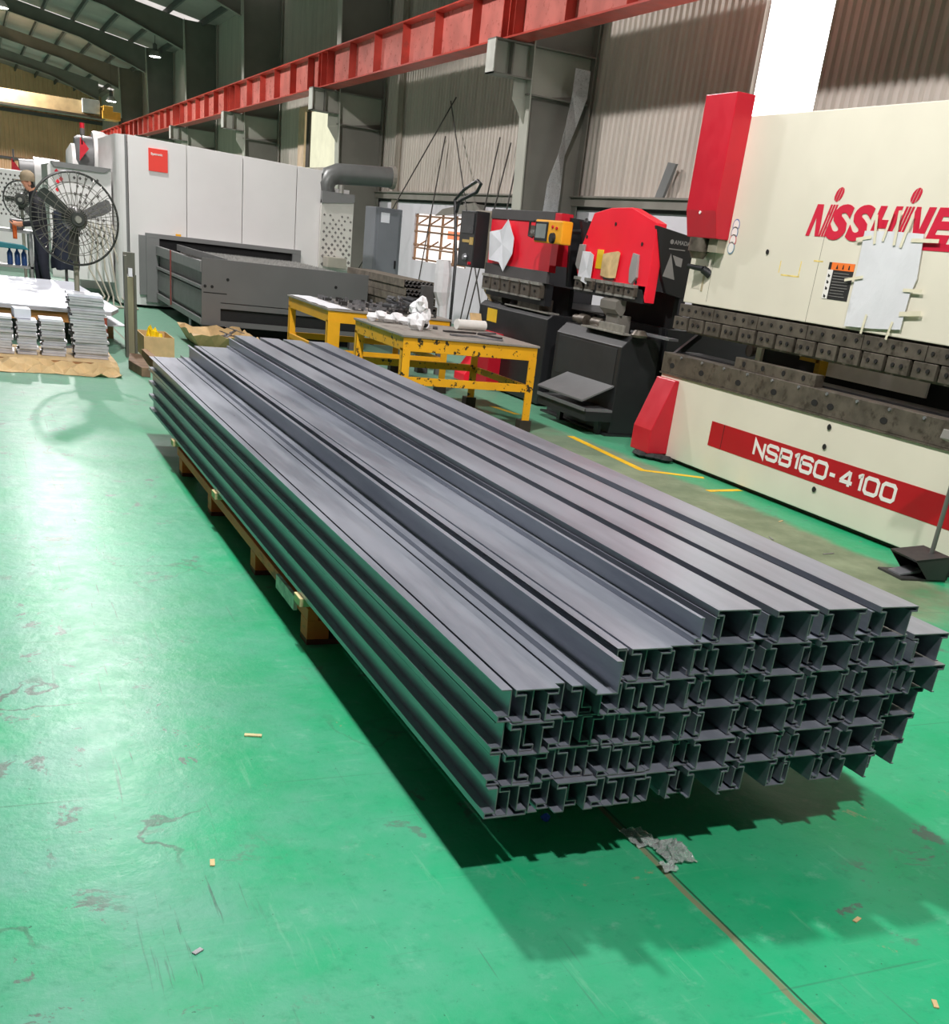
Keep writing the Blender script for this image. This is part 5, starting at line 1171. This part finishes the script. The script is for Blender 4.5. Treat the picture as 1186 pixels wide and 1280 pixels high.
# ------------------------------------------------------------------ floor markings and litter
M_LINE = pm('yellow_floor_paint', (236, 190, 30), .6, 0, .1, 5, wear=(150, 150, 90), wearlim=(.6, .68), wscale=12)
def line(pts, w, name='floor_line'):
    m = MB(); L, R2 = offset_poly(pts, w)
    for i in range(len(pts)-1):
        q = (L[i], L[i+1], R2[i+1], R2[i]); m.add([(p.x, p.y, .0005) for p in q]+[(p.x, p.y, .002) for p in q], [(0,1,2,3),(7,6,5,4),(0,4,5,1),(1,5,6,2),(2,6,7,3),(3,7,4,0)])
    return m.build(name, M_LINE)
for k, (p, w_) in enumerate((([(4.98, 8.95), (4.88, 7.5), (5.34, 7.28)], .07), ([(5.05, 6.80), (5.40, 6.86)], .06), ([(4.88, 10.55), (4.96, 10.08)], .07))):
    o = line(p, w_, f'trim_{k+4}'); struct(o)
M_FILM = NT('clear_film'); fb_ = M_FILM.bsdf(Base_Color=(.86, .90, .88, 1), Roughness=M_FILM.math('ADD', .12, M_FILM.math('MULTIPLY', M_FILM.noise(M_FILM.pos(), 60), .2)), IOR=1.25); fb_.inputs['Transmission Weight'].default_value = .75; fb_.inputs['Specular IOR Level'].default_value = .9; M_FILM = M_FILM.m
fl = thing('clear_film', 'crumpled clear plastic film on the floor seam in front of the stack', 'film', (1.68, 2.12, 0))
m = MB(); cloth(m, 1.65, 1.74, 2.05, 2.16, 14, 14, lambda x, y, i, j: (x+.012*hash3(i, j, 1), y+.012*hash3(i, j, 2), .002+.05*(.4+.6*hash3(i, j, 3))*max(0, 1-((i-7)/8)**2)*max(0, 1-((j-7)/8)**2)), .0012)
m.build('film_wad', M_FILM, fl)
m = MB(); cloth(m, 1.62, 1.70, 2.16, 2.26, 8, 8, lambda x, y, i, j: (x-.12*(y-2.12), y, .002+.010*hash3(i, j, 14)), .0012); m.build('film_tail', M_FILM, fl)
m = MB(); cloth(m, 1.615, 1.66, 2.02, 2.06, 5, 5, lambda x, y, i, j: .002+.018*hash3(i, j, 15), .0012); m.build('film_corner', M_FILM, fl)
m = MB(); blob(m, (1.415, 2.36, .016), (.018, .014, .016), 61, 8, .3, .001); tag(m.build('blue_scrap', pm('blue_tape', (40, 80, 200), .4), None, loc=(1.415, 2.36, 0)), 'small blue tape scrap on the floor under the near end of the stack', 'scrap')
tag(MB().rbox((.715, 3.075, .003), (.055, .016, .004), -.3).build('wood_chip', M_PINE, None, loc=(.715, 3.075, 0)), 'small pale wood splinter on the green floor left of the stack', 'wood chip')
for k, (x, y, l, a) in enumerate(((2.02, 1.70, .03, .4), (1.96, 1.36, .03, 1.0), (4.8, 5.1, .10, .2), (4.62, 5.45, .08, 1.2), (5.05, 5.9, .06, .5), (.45, 2.35, .03, 1.4), (.35, 1.99, .025, .6))):
    tag(MB().rbox((x, y, .002), (l, .012, .003), a).build('floor_chip', M_KRAFT if k in (0, 1, 4, 5) else M_SCRAP, None, loc=(x, y, 0)), ('small tan leaf-like chip on the floor near the bottom right corner','tiny tan chip in the bottom right corner of the photo','thin metal offcut on the worn floor left of the foot pedal','thin metal offcut on the worn floor nearest the far steel plates','tiny tan chip on the worn floor below the red stripe','tiny tan chip on the floor among the left scuffs','tiny grey chip on the floor at the lower left')[k], 'chip', 'chips on the floor')
